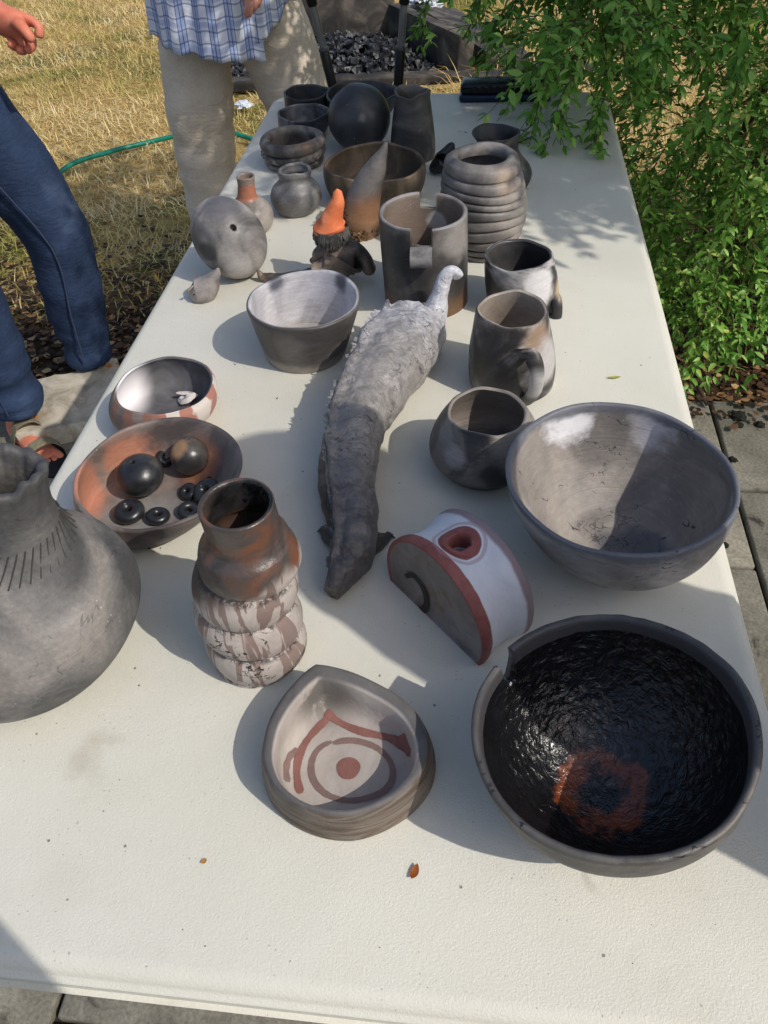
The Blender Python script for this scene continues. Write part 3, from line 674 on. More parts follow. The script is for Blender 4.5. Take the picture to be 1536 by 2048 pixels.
# --- rolled low pot with zigzag band
def rollpot():
    C, r0, h, rr, ln = placed((592, 347, 52), (584, 272, 64))
    seg = 192; ang = [2*math.pi*j/seg for j in range(seg)]
    s = depth(C)/F; prof = [(50*s*.5, .001), (50*s*.9, 0)]
    for z0, z1, r1 in ((0, .3, 59), (.3, .62, 63), (.62, 1.0, 64)):
        for q in np.linspace(0.03, 0.97, 12):
            b = (1-(2*q-1)**2)**0.5; prof.append((r1*s-0.007*(1-b)-(0.003 if z0 == 0 and q < .3 else 0), (z0+(z1-z0)*q)*h))
    ro = 64*s
    prof += [(ro-.010, h+.0015), (ro-.014, h+.0012), (ro-.018, h-.003), (ro-.019, h-.012), (ro-.016, h*0.5), (ro-.018, .008), (.01, .007)]
    def fn(r, z, t):
        k = z/h; r2 = r
        if .34 < k < .58 and r > ro-.012: r2 = r+0.0022*(abs((t*26/math.pi+ (k-.34)/.24*2) % 2-1)-.5)+0.0018*(abs((t*26/math.pi- (k-.34)/.24*2) % 2-1)-.5)
        r2 *= 1+.012*math.sin(2*t+k)
        return (r2*math.cos(t)+ln[0]*k, r2*math.sin(t)+ln[1]*k, z+.0012*math.sin(2*t+3*k))
    V, Fs = lathe(prof, ang, fn)
    m = clay('roll_clay', [(0.3, (52, 49, 48)), (0.5, (92, 85, 79)), (0.7, (126, 116, 106))], 14, 28, spots=[((0, 0, .03), .042, .01, (58, 50, 46), .01), ((.03, -.04, .05), .016, .01, (132, 100, 72), .02)])
    tag(mk('rolled_pot', V, Fs, m, loc=C), 'low pot of three thick rolls with a zigzag-carved middle band', 'pot')
rollpot()

# --- brown angular bowl
m = clay('brown_clay', [(0.2, (60, 50, 40)), (0.5, (88, 73, 56)), (0.8, (128, 106, 82))], 10, 33, spots=[((0.05, 0.0, 0.03), 0.05, 0.02, (44, 38, 34), 0.03), ((-0.08, 0.0, 0.05), 0.02, 0.012, (158, 122, 90), 0.02)], rough=(0.5, 0.7))
pot('brown_bowl', 'brown scorched bowl with a slightly squared rim behind the horn', 'bowl', (752, 425, 84), (748, 326, 100), [(0, 82), (0.06, 88), (0.4, 97), (0.75, 101), (1, 100)], m, th=0.006, floor=0.007, seed=51, wob=0.012, rwob=0.002, sq=0.022, seg=96)
# --- flask and jar
m = clay('flask_clay', [(0.3, (98, 90, 84)), (0.5, (128, 120, 112)), (0.7, (146, 138, 130))], 9, 36, zg=[(0.05, 0.056, (158, 96, 70), 0.012), (0.076, 0.082, (120, 108, 98), 0.006)])
pot('bottle_flask', 'small round flask with a narrow terracotta-coloured neck', 'flask', (502, 474, 38), (491, 353, 18), [(0, 38), (0.06, 46), (0.24, 50), (0.42, 44), (0.54, 30), (0.62, 21), (0.7, 18.5), (0.85, 17), (1, 18.5)], m, th=0.0035, floor=0.006, seed=53, wob=0.006, rwob=0.0004, nprof=44)
m = clay('jar_clay', [(0.15, (78, 76, 76)), (0.5, (108, 105, 103)), (0.85, (142, 138, 134))], 12, 39, fine=0.3)
pot('round_jar', 'little round grey jar with a short collared neck', 'jar', (596, 436, 36), (589, 340, 33), [(0, 34), (0.05, 40), (0.25, 49), (0.42, 51), (0.6, 46), (0.74, 35), (0.84, 31), (0.93, 33), (1, 33)], m, th=0.006, floor=0.006, seed=55, wob=0.014, rwob=0.0012, nprof=40)
# --- shaded pots at the far end
m = clay('black_clay', [(0.3, (30, 31, 33)), (0.55, (44, 45, 47)), (0.75, (62, 62, 64))], 11, 44, rough=(0.3, 0.5))
mb2 = clay('black_clay_rim', [(0.3, (36, 37, 40)), (0.5, (52, 53, 56)), (0.75, (96, 96, 100))], 13, 46, rough=(0.36, 0.55))
pot('dark_bowl', 'black bowl at the table corner behind a grey-rimmed one', 'bowl', (616, 246, 30), (614, 184, 47), [(0, 30), (0.1, 36), (0.45, 44), (1, 47)], m, th=0.004, seed=61, wob=0.01)
pot('dark_bowl', 'small dark bowl with a pale grey rim between black bowl and rolled pot', 'bowl', (610, 286, 34), (607, 225, 52), [(0, 33), (0.1, 40), (0.5, 50), (1, 52)], mb2, th=0.0045, seed=62, wob=0.01, rwob=0.001)
pot('dark_bowl', 'wide black bowl standing behind the black ball', 'bowl', (724, 255, 45), (724, 185, 73), [(0, 44), (0.1, 52), (0.5, 66), (1, 73)], m, th=0.005, seed=63, wob=0.008)
m = clay('tall_vase_clay', [(0.3, (42, 42, 42)), (0.5, (66, 64, 60)), (0.7, (98, 94, 86))], 9, 48, rough=(0.45, 0.65))
pot('tall_vase', 'tall narrow tapering dark vase beside the black ball', 'vase', (826, 330, 44), (825, 182, 37), [(0, 43), (0.1, 45), (0.4, 43), (0.75, 38), (0.9, 35.5), (1, 37)], m, th=0.004, seed=65, wob=0.012, rwob=0.003)
m = clay('long_neck_clay', [(0.3, (30, 30, 31)), (0.5, (48, 47, 46)), (0.7, (86, 78, 72))], 10, 50)
pot('necked_pot', 'dark round pot with a wide flared neck behind the coil pot', 'pot', (1016, 388, 34), (992, 265, 48), [(0, 34), (0.08, 42), (0.25, 52), (0.4, 51), (0.56, 41), (0.7, 37), (0.86, 41), (1, 48)], m, th=0.004, seed=66, wob=0.01, rwob=0.001, nprof=40)
# black ball
def ball(name, C, rx, rz, mat, label=None, cat=None, hole=None, tilt=(0, 0, 0), group=None, hd=0.006, seed=0, parent=None):
    """closed clay ball, with a small hole through its top when hole is a radius"""
    n = 30; prof = []
    a0 = 0.02
    if hole: a0 = math.asin(min(hole/rx, 0.9))
    for i in range(n+1):
        a = math.pi-(math.pi-a0)*i/n if i < n else a0
        prof.append((max(rx*math.sin(a), 0.0004), rz*math.cos(a)))
    if hole:
        zt = rz*math.cos(a0)
        prof += [(hole*0.85, zt-0.0006), (hole*0.78, zt-0.002), (hole*0.74, zt-hd), (hole*0.5, zt-hd-0.0006)]
    R0 = random.Random(seed); s_ = R0.uniform(0, 50)
    def fn(r, z, t):
        p = Vector((r*math.cos(t), r*math.sin(t), z)); return tuple(p*(1+0.03*mnoise.noise(p*(1.6/rx)+Vector((s_, 0, 0)))))
    V, Fs = lathe(prof, [2*math.pi*j/56 for j in range(56)], fn)
    o = mk(name, V, Fs, mat, loc=C, rot=tilt, parent=parent)
    if label: tag(o, label, cat, group)
    return o
mbl = clay('black_ball_clay', [(0.3, (30, 32, 35)), (0.55, (42, 44, 47)), (0.75, (54, 54, 55))], 8, 55, spots=[((0.015, -0.055, 0.02), 0.008, 0.004, (96, 94, 90), 0.012)], rough=(0.32, 0.5))
bp = onT(718, 235, 0.066); rB = 63*depth(bp)/F
bp = onT(718, 236, rB); ball('clay_ball', (bp[0], bp[1], TZ+rB*0.995), rB, rB, mbl, 'large smooth black clay ball', 'ball')

# --- beads in the dish
shiny = clay('bead_clay', [(0.3, (28, 28, 30)), (0.55, (44, 43, 43)), (0.78, (70, 64, 58))], 20, 60, rough=(0.22, 0.42), spec=0.6)
shiny2 = clay('bead_clay_brown', [(0.3, (40, 38, 38)), (0.5, (62, 58, 56)), (0.75, (84, 74, 64))], 16, 63, rough=(0.22, 0.4), spec=0.6, spots=[((-0.011, -0.009, 0.016), 0.013, 0.004, (140, 108, 74), 0.015)])
FLZ = TZ+0.0068
def infl(px, py, h): p = onT(px, py, 0.0068+h); return (p[0], p[1], FLZ+h)
p = infl(280, 950, 0.0215); ball('clay_bead', p, 0.0268, 0.0215, shiny, 'biggest bead in the dish, black flattened ball with a pierced top', 'bead', hole=0.0032, tilt=(0.1, -0.1, 0), seed=1)
p = infl(380, 912, 0.0222); ball('clay_bead', p, 0.0222, 0.0222, shiny2, 'round bead in the dish with a brown flash on black', 'bead', hole=0.0022, tilt=(-0.2, 0.05, 0), seed=2)
def donut(px, py, R, r, zo, tilt, label, seed, group=None):
    V = []; n, k = 40, 20
    for i in range(n):
        a = 2*math.pi*i/n
        for j in range(k):
            b = 2*math.pi*j/k; q = R+r*math.cos(b)
            V.append((q*math.cos(a), q*math.sin(a), r*0.92*math.sin(b)*(1+0.05*math.sin(a*2+seed))))
    Fs = []
    for i in range(n):
        for j in range(k):
            Fs.append((i*k+j, ((i+1) % n)*k+j, ((i+1) % n)*k+(j+1) % k, i*k+(j+1) % k))
    p = infl(px, py, zo); o = mk('ring_bead', V, Fs, shiny, loc=p, rot=tilt); tag(o, label, 'bead', group)
donut(258, 1023, 0.0098, 0.0074, 0.0072, (0.05, 0.02, 0), 'plump black ring bead under the big bead in the dish', 1)
donut(316, 1032, 0.0078, 0.0054, 0.0054, (-0.1, 0.1, 0), 'small black ring bead between two others at the dish wall', 2)
donut(378, 1022, 0.0075, 0.0050, 0.0052, (0.1, 0.25, 0), 'black ring bead against the dish wall next to the corkscrew vase', 3)
donut(376, 984, 0.0066, 0.0046, 0.0052, (0.35, -0.3, 0), 'black ring bead half under a leaning one in the dish', 4)
donut(414, 984, 0.0098, 0.0068, 0.0115, (0.35, -0.25, 0), 'black ring bead leaning on top of a smaller ring bead', 5)
donut(432, 953, 0.0072, 0.0052, 0.0068, (-0.2, -0.4, 0), 'small black ring bead resting on the dish wall below the round bead', 6)
donut(331, 916, 0.0066, 0.0050, 0.0075, (0.2, 0.5, 0), 'small black ring bead wedged between the two big beads', 7)

# --- white clay chip in the striped bowl
p = onT(375, 800, 0.012)
V, Fs = lathe([(0.001, -.006), (.007, -.004), (.010, 0), (.007, .005), (.001, .006)], [2*math.pi*j/14 for j in range(14)], lambda r, z, t: (r*1.35*math.cos(t)*(1+.2*math.sin(3*t)), r*math.sin(t), z+.004*math.cos(t)))
V2, F2 = lathe([(.0005, -.001), (.004, 0), (.0005, .001)], [2*math.pi*j/8 for j in range(8)], lambda r, z, t: (r*3*math.cos(t)-.004, r*math.sin(t)+.006, z+.005))
V, Fs = join((V, Fs), (V2, F2))
tag(mk('clay_chip', V, Fs, plain('white_clay', (216, 208, 202), 0.7, .3), loc=(p[0], p[1], TZ+0.0135)), 'white bird-like clay chip lying inside the striped bowl', 'chip')

# ------------------------------------------------------------------ teardrop dish with painted eye
def eye_dish():
    h = 0.044
    zp = [(530, 100), (620, 112), (760, 148), (900, 205), (1080, 300), (1200, 400), (1285, 540), (1312, 660), (1290, 790), (1235, 885), (1130, 990), (980, 1080), (820, 1138), (690, 1150), (540, 1128), (390, 1070), (270, 980), (200, 880), (160, 740), (172, 600), (215, 460), (300, 320), (400, 205), (470, 140)]
    P = np.array([onT(480+x/3.49, 1300+y/3.49, h)[:2] for x, y in zp])
    C = P[3:].mean(0); Q = P-C
    n = 96
    # arc-length resample, tip stays a corner
    Qc = np.vstack([Q, Q[:1]]); seg_ = np.r_[0, np.cumsum(np.linalg.norm(np.diff(Qc, axis=0), axis=1))]
    sp = smoothpts(Qc, 600); L = np.r_[0, np.cumsum(np.linalg.norm(np.diff(sp, axis=0), axis=1))]
    u = np.linspace(0, L[-1], n+1)[:-1]
    O = np.stack([np.interp(u, L, sp[:, 0]), np.interp(u, L, sp[:, 1])], 1)
    t_ = np.roll(O, -1, 0)-np.roll(O, 1, 0); nr = np.stack([t_[:, 1], -t_[:, 0]], 1); nr /= np.linalg.norm(nr, axis=1)[:, None]
    if (nr*O).sum() < 0: nr = -nr
    rc_ = Q[7:20].mean(0); Rm = np.linalg.norm(Q[7:20]-rc_, axis=1).mean()
    def off(d): return rc_+(O-rc_)*(1+d/Rm)
    oa = np.arctan2(O[:, 1]-rc_[1], O[:, 0]-rc_[0]); so2 = np.argsort(oa); orr = np.linalg.norm(O-rc_, axis=1)[so2]; oa = oa[so2]
    oa = np.r_[oa[-3:]-2*math.pi, oa, oa[:3]+2*math.pi]; orr = np.r_[orr[-3:], orr, orr[:3]]
    prof = [(-0.012, 0.0012), (0.001, 0.0), (0.0042, 0.001), (0.0048, 0.004), (0.004, 0.01), (0.0036, 0.012), (0.0044, 0.0135), (0.0036, 0.022), (0.0022, 0.0265), (0.003, 0.028), (0.0018, 0.036), (0.0006, 0.0415), (-0.0004, 0.0432), (-0.0018, 0.044), (-0.0052, 0.044), (-0.0066, 0.0432), (-0.0072, 0.041), (-0.0082, 0.028), (-0.0095, 0.014), (-0.0125, 0.0095), (-0.018, 0.008)]
    V = []
    for d, z in prof:
        for i, q in enumerate(off(d)):
            V.append((q[0], q[1], z+(0.0008*math.sin(i*0.13+1) if z > .03 else 0)))
    Fs = ringfaces(len(prof), n)
    k = len(V); V.append((rc_[0], rc_[1], 0.008)); Fs += [((len(prof)-1)*n+j, (len(prof)-1)*n+(j+1) % n, k) for j in range(n)]
    k = len(V); V.append((rc_[0], rc_[1], 0.001)); Fs += [((j+1) % n, j, k) for j in range(n)]
    t = NT('eye_dish_clay'); s = t.sep(); z = s[2]; nn = t.noise(18, 5, 0.65, .8)
    bandn = t.noise(40, 4, .6, .5, t.vec((.35, .35, 3.2)))
    outc = t.ramp(bandn, [(0.36, lin((86, 76, 68))), (0.46, lin((106, 92, 80))), (0.54, lin((128, 118, 108))), (0.64, lin((96, 86, 78)))])
    top = t.ramp(nn, [(0.3, lin((84, 82, 82))), (0.7, lin((112, 108, 106)))])
    floor_ = t.ramp(nn, [(0.3, lin((158, 148, 140))), (0.6, lin((178, 169, 161))), (0.8, lin((190, 182, 174)))])
    inm = None
    c = t.mix(t.step(z, 0.0415, 0.0428), outc, top)
    # inside: faces whose normal points inwards/up; use an attribute instead
    at = t.n('ShaderNodeAttribute', attribute_name='inside')
    ic = t.mix(t.math('MULTIPLY', t.step(t.dist((O[0][0]*.72, O[0][1]*.72+.002, .03)), .04, .012), t.step(nn, .38, .5)), floor_, lin((104, 100, 95)))
    c = t.mix(at.outputs['Fac'], c, ic)
    b = t.bump(t.noise(220, 4, .7), .35, .0014, t.bump(t.noise(34, 4, .6), .4, .003))
    m = t.out(c, 0.7, b)
    o = mk('eye_dish', V, Fs, m, loc=(C[0], C[1], TZ), sharp=55)
    a = o.data.attributes.new('inside', 'FLOAT', 'POINT')
    vals = [1.0 if (len(prof)-6)*n <= i < len(prof)*n or i == len(prof)*n else 0.0 for i in range(len(o.data.vertices))]
    a.data.foreach_set('value', vals)
    tag(o, 'teardrop-shaped grey dish with a red eye painted on its floor', 'dish')
    fz = 0.0084
    red = lambda nm, cc: plain(nm, cc, .75, .3, 220, .25, 60)
    def ribbon(name, pts, w, mat, closed=False, dz=0.0):
        P_ = np.array([onT(480+x/3.49, 1300+y/3.49, 0.0085)[:2]-C for x, y in pts])
        P_ = smoothpts(np.vstack([P_, P_[:1]]) if closed else P_, 90)
        V = []; rr_ = random.Random(len(pts))
        for i in range(90):
            tt = P_[min(i+1, 89)]-P_[max(i-1, 0)]; tt /= np.linalg.norm(tt); nn_ = np.array([tt[1], -tt[0]])
            ww = w*(1+.13*math.sin(i*.21)+rr_.uniform(-.07, .07)); ww *= min(1, .55+i*.15) * min(1, .55+(89-i)*.15) if not closed else 1
            for s2 in (-1, 1):
                q = P_[i]+nn_*s2*ww
                # follow the wall fillet where a line runs up the wall
                dd = Rm*(1-np.linalg.norm(q-rc_)/np.interp(math.atan2(q[1]-rc_[1], q[0]-rc_[0]), oa, orr)); zz = float(np.interp(dd, [.0082, .0095, .0125, .018], [.028, .014, .0095, .008]))+.0004
                V.append((q[0], q[1], zz+0.0002+dz))
        Fs = [(2*i, 2*i+1, 2*i+3, 2*i+2) for i in range(89)]
        mk(name, V, Fs, mat, o)
    rc = red('iron_red', (140, 96, 88)); rc2 = red('faded_red', (132, 108, 102))
    ribbon('painted_outline', [(425, 1000), (405, 930), (398, 840), (415, 740), (465, 640), (540, 550), (600, 490), (612, 440)], 0.0031, rc)
    ribbon('painted_outline', [(606, 436), (650, 480), (740, 530), (860, 575), (1000, 610), (1090, 650), (1160, 710), (1190, 760)], 0.0031, rc, dz=.0003)
    ribbon('painted_smear', [(335, 930), (328, 840), (350, 760), (400, 690)], 0.0022, rc2)
    ribbon('painted_ring', [(650, 650), (740, 632), (840, 640), (950, 680), (1030, 750), (1065, 830), (1055, 920), (1000, 985), (900, 1030), (780, 1050), (670, 1035), (580, 990), (515, 910), (497, 820), (520, 730), (575, 670), (640, 640)], 0.0026, rc2)
    pc = onT(480+757/3.49, 1300+825/3.49, .0085)[:2]-C
    V = [(pc[0]+.0098*math.cos(a)*(1+.04*math.sin(3*a)), pc[1]+.0098*math.sin(a), fz+.0002) for a in [2*math.pi*j/40 for j in range(40)]]
    mk('painted_pupil', V, [tuple(range(40))], rc, o)
eye_dish()

# ------------------------------------------------------------------ half-moon vase
def moon_vase():
    P1, P2, P3 = onT(780, 1160), onT(958, 1333), onT(1044, 1258)
    ex = (P2-P1)/np.linalg.norm(P2-P1); Lw = np.linalg.norm(P2-P1)
    ey = np.array([-ex[1], ex[0], 0]); ey = ey if ey @ (P3-P2) > 0 else -ey
    Dp = 0.064; C = (P1+P2)/2+ey*Dp/2
    az = math.atan2(ex[1], ex[0])
    b20 = math.radians(20); a = Lw/2/math.cos(b20); zc = a*math.sin(b20); Hh = zc+a      # radius, centre height and top of the D
    n = 72
    def outline(sc):               # D outline in local x,z: flat base, round top
        pts = []
        for i in range(n):
            th = -b20+(math.pi+2*b20)*i/(n-1)
            pts.append((a*sc*math.cos(th), zc+a*sc*math.sin(th)))
        return pts
    prof = [(-Dp/2+.0018, .93), (-Dp/2, .955), (-Dp/2, .985), (-Dp/2+.0015, 1.0), (-Dp/2+.007, 1.005), (-Dp/2+.011, .99), (-Dp/2+.015, .968), (-Dp/2+.020, .946), (-Dp/8, .925), (0, .92), (Dp/8, .925), (Dp/2-.020, .946), (Dp/2-.014, .968), (Dp/2-.009, .988), (Dp/2-.005, .998), (Dp/2-.0015, .996), (Dp/2, .98), (Dp/2, .93)]
    V = []
    for y, sc in prof:
        for x, z in outline(sc): V.append((x, y, z+0.0))
    Fs = []
    np_ = len(prof)
    for i in range(np_-1):
        for j in range(n-1): Fs.append((i*n+j, i*n+j+1, (i+1)*n+j+1, (i+1)*n+j))
        Fs.append((i*n+n-1, i*n, (i+1)*n, (i+1)*n+n-1))
    # front and back panels: slightly sunken fans
    for i0, yy in ((0, -Dp/2+.0022), ((np_-1)*n, Dp/2-.001)):
        k = len(V); V.append((0, yy, zc))
        for j in range(n):
            Fs.append((i0+j, i0+(j+1) % n, k))
    t = NT('moon_vase_clay'); s = t.sep(); y = s[1]; nn = t.noise(16, 5, .65, .8)
    white = t.ramp(nn, [(0.3, lin((196, 199, 207))), (0.6, lin((214, 216, 222))), (0.8, lin((202, 201, 204)))])
    redc = t.ramp(t.noise(90, 4, .6), [(0.3, lin((124, 70, 66))), (0.7, lin((150, 92, 86)))])
    yn = t.math('ADD', y, t.math('MULTIPLY', t.math('SUBTRACT', t.noise(40, 4), .5), .006))
    c = t.mix(t.step(yn, -Dp/2+.0125, -Dp/2+.0108), white, redc)
    c = t.mix(t.math('MULTIPLY', t.step(yn, Dp/2-.011, Dp/2-.007), .8), c, lin((112, 84, 88)))
    hd = t.dist((0.0, 0, zc+a*.925))
    hdn = t.math('ADD', hd, t.math('MULTIPLY', t.math('SUBTRACT', t.noise(60, 4), .5), .003))
    c = t.mix(t.step(hdn, .0205, .0192), c, redc)
    ring2 = t.math('MULTIPLY', t.step(hdn, .0262, .0245), t.step(hdn, .021, .0225))
    c = t.mix(t.math('MULTIPLY', ring2, .55), c, lin((160, 128, 130)))
    front = t.math('MULTIPLY', t.step(y, -Dp/2+.004, -Dp/2+.003), t.step(t.dist((0, 0, zc), (1/a, 0, 1/a)), .948, .938))
    pan = t.ramp(t.noise(24, 5, .7, .6), [(0.3, lin((112, 104, 98))), (0.55, lin((138, 131, 127))), (0.72, lin((148, 143, 140)))])
    pan = t.mix(t.math('MULTIPLY', t.step(t.noise(14, 5, .7, .4, t.vec((1, 1, 1), (.3, .2, .7))), .55, .62), .7), pan, lin((122, 96, 66)))
    pan = t.mix(t.math('MULTIPLY', t.step(t.noise(30, 3, .6, .5, t.vec((1, 1, .6), (1.3, .2, .1))), .56, .66), .55), pan, lin((96, 76, 54)))
    c = t.mix(front, c, pan)
    wv = t.n('ShaderNodeTexWave', bands_direction='X'); wv.inputs['Scale'].default_value = 190; wv.inputs['Distortion'].default_value = .6; t.l(t.vec((1, 1, .35)), wv.inputs['Vector'])
    b0 = t.n('ShaderNodeBump'); b0.inputs['Distance'].default_value = .0012; t.l(wv.outputs[1], b0.inputs['Height']); t.l(t.math('MULTIPLY', front, .35), b0.inputs['Strength'])
    b = t.bump(t.noise(120, 4), .25, .0015, b0.outputs[0])
    m = t.out(c, .55, b)
    o = mk('half_moon_vase', V, Fs, m, loc=C+[0, 0, .0003], rot=(0, 0, az), sharp=50)
    tag(o, 'half-moon vase, pale with red edges and a round hole on top', 'vase')
    # cut the mouth: punch faces round the hole and drop a short throat
    bm = bmesh.new(); bm.from_mesh(o.data)
    bmesh.ops.delete(bm, geom=[f_ for f_ in bm.faces if (Vector((f_.calc_center_median().x, f_.calc_center_median().y, 0))).length < .0112 and f_.calc_center_median().z > Hh*.6], context='FACES')
    bm.to_mesh(o.data); bm.free()
    zt = lambda x, yv: zc+max((a*(.92+.026*(yv/(Dp/2-.02))**2))**2-x*x, 0)**.5
    pr = [(.0165, .0006), (.0115, .0012), (.0108, .0006), (.0102, -.002), (.0100, -.014), (.0098, -.03), (.004, -.031)]
    V = []; na = 40
    for r, dz in pr:
        for j in range(na):
            an = 2*math.pi*j/na; x, yv = r*math.cos(an), r*math.sin(an); V.append((x, yv, zt(x, yv)+dz))
    Fs = ringfaces(len(pr), na); Fs.append(tuple((len(pr)-1)*na+j for j in range(na)))
    mk('mouth', V, Fs, m, o)
    # painted hook on the front panel
    dark = plain('brown_slip', (52, 44, 42), .7)
    zp = [(300, 738), (360, 735), (420, 800), (462, 880), (478, 960), (465, 1015), (430, 1030)]
    pts = []
    for x, yv in zp:
        d = ray(740+x/4.267, 980+yv/4.267)
        pl = C-ey*(Dp/2+.0003); tt = ((pl-CAM) @ ey)/(d @ ey); w = CAM+d*tt
        pts.append(((w-C) @ ex, (w-C)[2]))
    pts = smoothpts(np.array(pts), 50); V = []
    for i in range(50):
        tt = pts[min(i+1, 49)]-pts[max(i-1, 0)]; tt /= np.linalg.norm(tt)+1e-9; nv = np.array([tt[1], -tt[0]])
        ww = .0026+.0014*(i/49)
        for s2 in (-1, 1):
            q = pts[i]+nv*ww*s2
            V.append((q[0], -Dp/2-.0002, q[1]))
    mk('painted_hook', V, [(2*i, 2*i+1, 2*i+3, 2*i+2) for i in range(49)], dark, o)
    # small thumb dent with a raised edge
moon_vase()

# ------------------------------------------------------------------ reptile sculpture
def reptile():
    t = NT('reptile_clay'); s = t.sep(); nn = t.noise(22, 6, .65, .9); y = s[1]
    yy = t.math('ADD', y, t.math('MULTIPLY', t.math('SUBTRACT', nn, .5), .14))
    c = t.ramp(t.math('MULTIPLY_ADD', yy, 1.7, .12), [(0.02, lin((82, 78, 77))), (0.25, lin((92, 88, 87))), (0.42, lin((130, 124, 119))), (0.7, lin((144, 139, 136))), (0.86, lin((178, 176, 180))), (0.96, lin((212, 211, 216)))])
    c = t.mix(.55, c, t.ramp(t.noise(60, 6, .7, 1.2), [(0.32, (.15,)*3), (0.5, (.5,)*3), (0.66, (.85,)*3)]), 'OVERLAY')
    lf = t.math('ABSOLUTE', t.math('SUBTRACT', t.noise(30, 4, .6, .8), .5)); c = t.mix(t.math('MULTIPLY', t.math('MULTIPLY', t.step(lf, .014, .003), t.step(t.noise(22, 3), .5, .58)), .8), c, lin((40, 38, 38)))
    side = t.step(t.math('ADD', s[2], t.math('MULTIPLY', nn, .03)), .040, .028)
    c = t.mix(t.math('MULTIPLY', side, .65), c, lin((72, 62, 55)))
    b = t.bump(t.noise(85, 5, .7, 1.0), .55, .004, t.bump(t.noise(28, 4, .6, .8), .6, .008))
    m = t.out(c, t.math('MULTIPLY_ADD', nn, .3, .2), b, Specular_IOR_Level=.6)
    A = onT(672, 1190)
    C = np.array([A[0], A[1], TZ])
    cen = [(664, 1188, 15, .012), (684, 1155, 27, .018), (706, 1110, 38, .026), (712, 1050, 45, .03), (704, 980, 48, .033), (704, 900, 53, .036), (727, 820, 62, .038), (768, 745, 74, .04), (803, 690, 80, .039), (830, 652, 66, .036)]
    path = []; ra = []; rb = []
    for px, py, hw, b_ in cen:
        p = onT(px, py, b_); path.append((p[0]-C[0], p[1]-C[1], b_)); ra.append(hw*depth(p)/F); rb.append(b_)
    n = 150
    Q = smoothpts(np.column_stack([path, ra, rb]), n)
    def fn(p, k, a):
        p = np.array(p); d = .0055*nz(p, 30, 2)+.0032*nz(p, 80, 5)+.0012*nz(p, 190, 5)
        # a ridge along the upper left flank
        rg = math.exp(-((a-2.3)/.16)**2)*.011*min(1, k*4)*min(1, (1-k)*6)
        dirv = np.array([math.cos(a)*.6, 0, math.sin(a)])
        p = p+dirv*(d+rg)
        # flattened underside rests on the table
        p[2] = max(p[2], 0.0005)
        if k > .94: p[1] += .010*nz((a*2.2, 0, 0), 2, 7)*(k-.94)/.06
        return tuple(p)
    V, Fs = sweep(Q[:, :3], Q[:, 3], Q[:, 4], ns=56, cap=False, fn=fn)
    # nose cap and a hollow, torn hind end
    k = len(V); V.append(tuple(np.mean(np.array(V[:56]), 0))); Fs += [((j+1) % 56, j, k) for j in range(56)]
    last = np.array(V[(n-1)*56:n*56]); cc = last.mean(0)
    for sc, dy in ((.86, .001), (.78, -.012), (.6, -.03), (.2, -.04)):
        V += [tuple(cc+(q-cc)*sc+np.array([0, dy, 0])) for q in last]
    i0 = (n-1)*56
    idx0 = [i0+j for j in range(56)]; st = k+1
    for r in range(4):
        idx1 = [st+r*56+j for j in range(56)]
        Fs += [(idx0[j], idx0[(j+1) % 56], idx1[(j+1) % 56], idx1[j]) for j in range(56)]; idx0 = idx1
    Fs.append(tuple(idx0))
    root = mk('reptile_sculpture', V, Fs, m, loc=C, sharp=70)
    tag(root, 'long silver-grey lizard-like clay sculpture with raised curling tail', 'sculpture')
    # tail
    T = [(846, 668, .80), (866, 634, .81), (876, 602, .82), (884, 572, .825), (892, 552, .828), (903, 543, .83), (913, 546, .83), (916, 556, .83)]
    tp = smoothpts([atY(*q)-C for q in T], 40); tr = np.interp(np.linspace(0, 1, 40), [0, .15, .35, .6, .8, .93, 1], [.03, .019, .0115, .0095, .0082, .0088, .004])
    V, Fs = sweep(tp, tr, tr*.9, ns=18, upv=(0, 1, 0), fn=lambda p, k, a: tuple(np.array(p)+.0016*nz(p, 70, 3)))
    mk('tail', V, Fs, m, root, sharp=70)
    kp = atY(842, 606, .85)-C; kp0 = atY(850, 648, .845)-C
    V, Fs = sweep(smoothpts([kp0, (kp0+kp)/2+[.002, 0, 0], kp], 14), np.interp(np.linspace(0, 1, 14), [0, .7, .9, 1], [.011, .0095, .008, .001]), ns=14)
    mk('knob', V, Fs, m, root)
    # crest: ragged clay flaps along the flank
    R0 = random.Random(9)
    V = []; Fs = []
    for i in range(16, 140):
        a = 2.3; t_ = Q[min(i+1, n-1), :3]-Q[i-1, :3]; t_ /= np.linalg.norm(t_); sd = np.cross(t_, [0, 0, 1.]); sd /= np.linalg.norm(sd)
        p = Q[i, :3]+sd*Q[i, 3]*math.cos(a)*.97+np.array([0, 0, 1.])*Q[i, 4]*math.sin(a)*.97
        hgt = R0.uniform(.004, .0095)*(1.35 if i > 70 else 1); o_ = -sd*.95+np.array([0, 0, .38]); w = R0.uniform(.003, .0065)
        lean = t_*R0.uniform(-.003, .003)
        vv = [p-t_*w-o_*.002, p+t_*w-o_*.002, p+t_*w*.5+o_*hgt+lean, p-t_*w*.4+o_*hgt*.8+lean]
        th = sd*.0014
        V, Fs = join((V, Fs), ([x-th for x in vv]+[x+th for x in vv], [(0, 1, 2, 3), (7, 6, 5, 4), (0, 4, 5, 1), (1, 5, 6, 2), (2, 6, 7, 3), (3, 7, 4, 0)]))
    cr = mk('crest', V, Fs, m, root, smooth=False)
    # lip flap at the torn end
    lp = [atY(760, 640, .80), atY(775, 622, .81), atY(800, 618, .815), atY(822, 624, .815), atY(838, 640, .812)]
    lp = smoothpts([q-C+[0, 0, .004] for q in lp], 30)
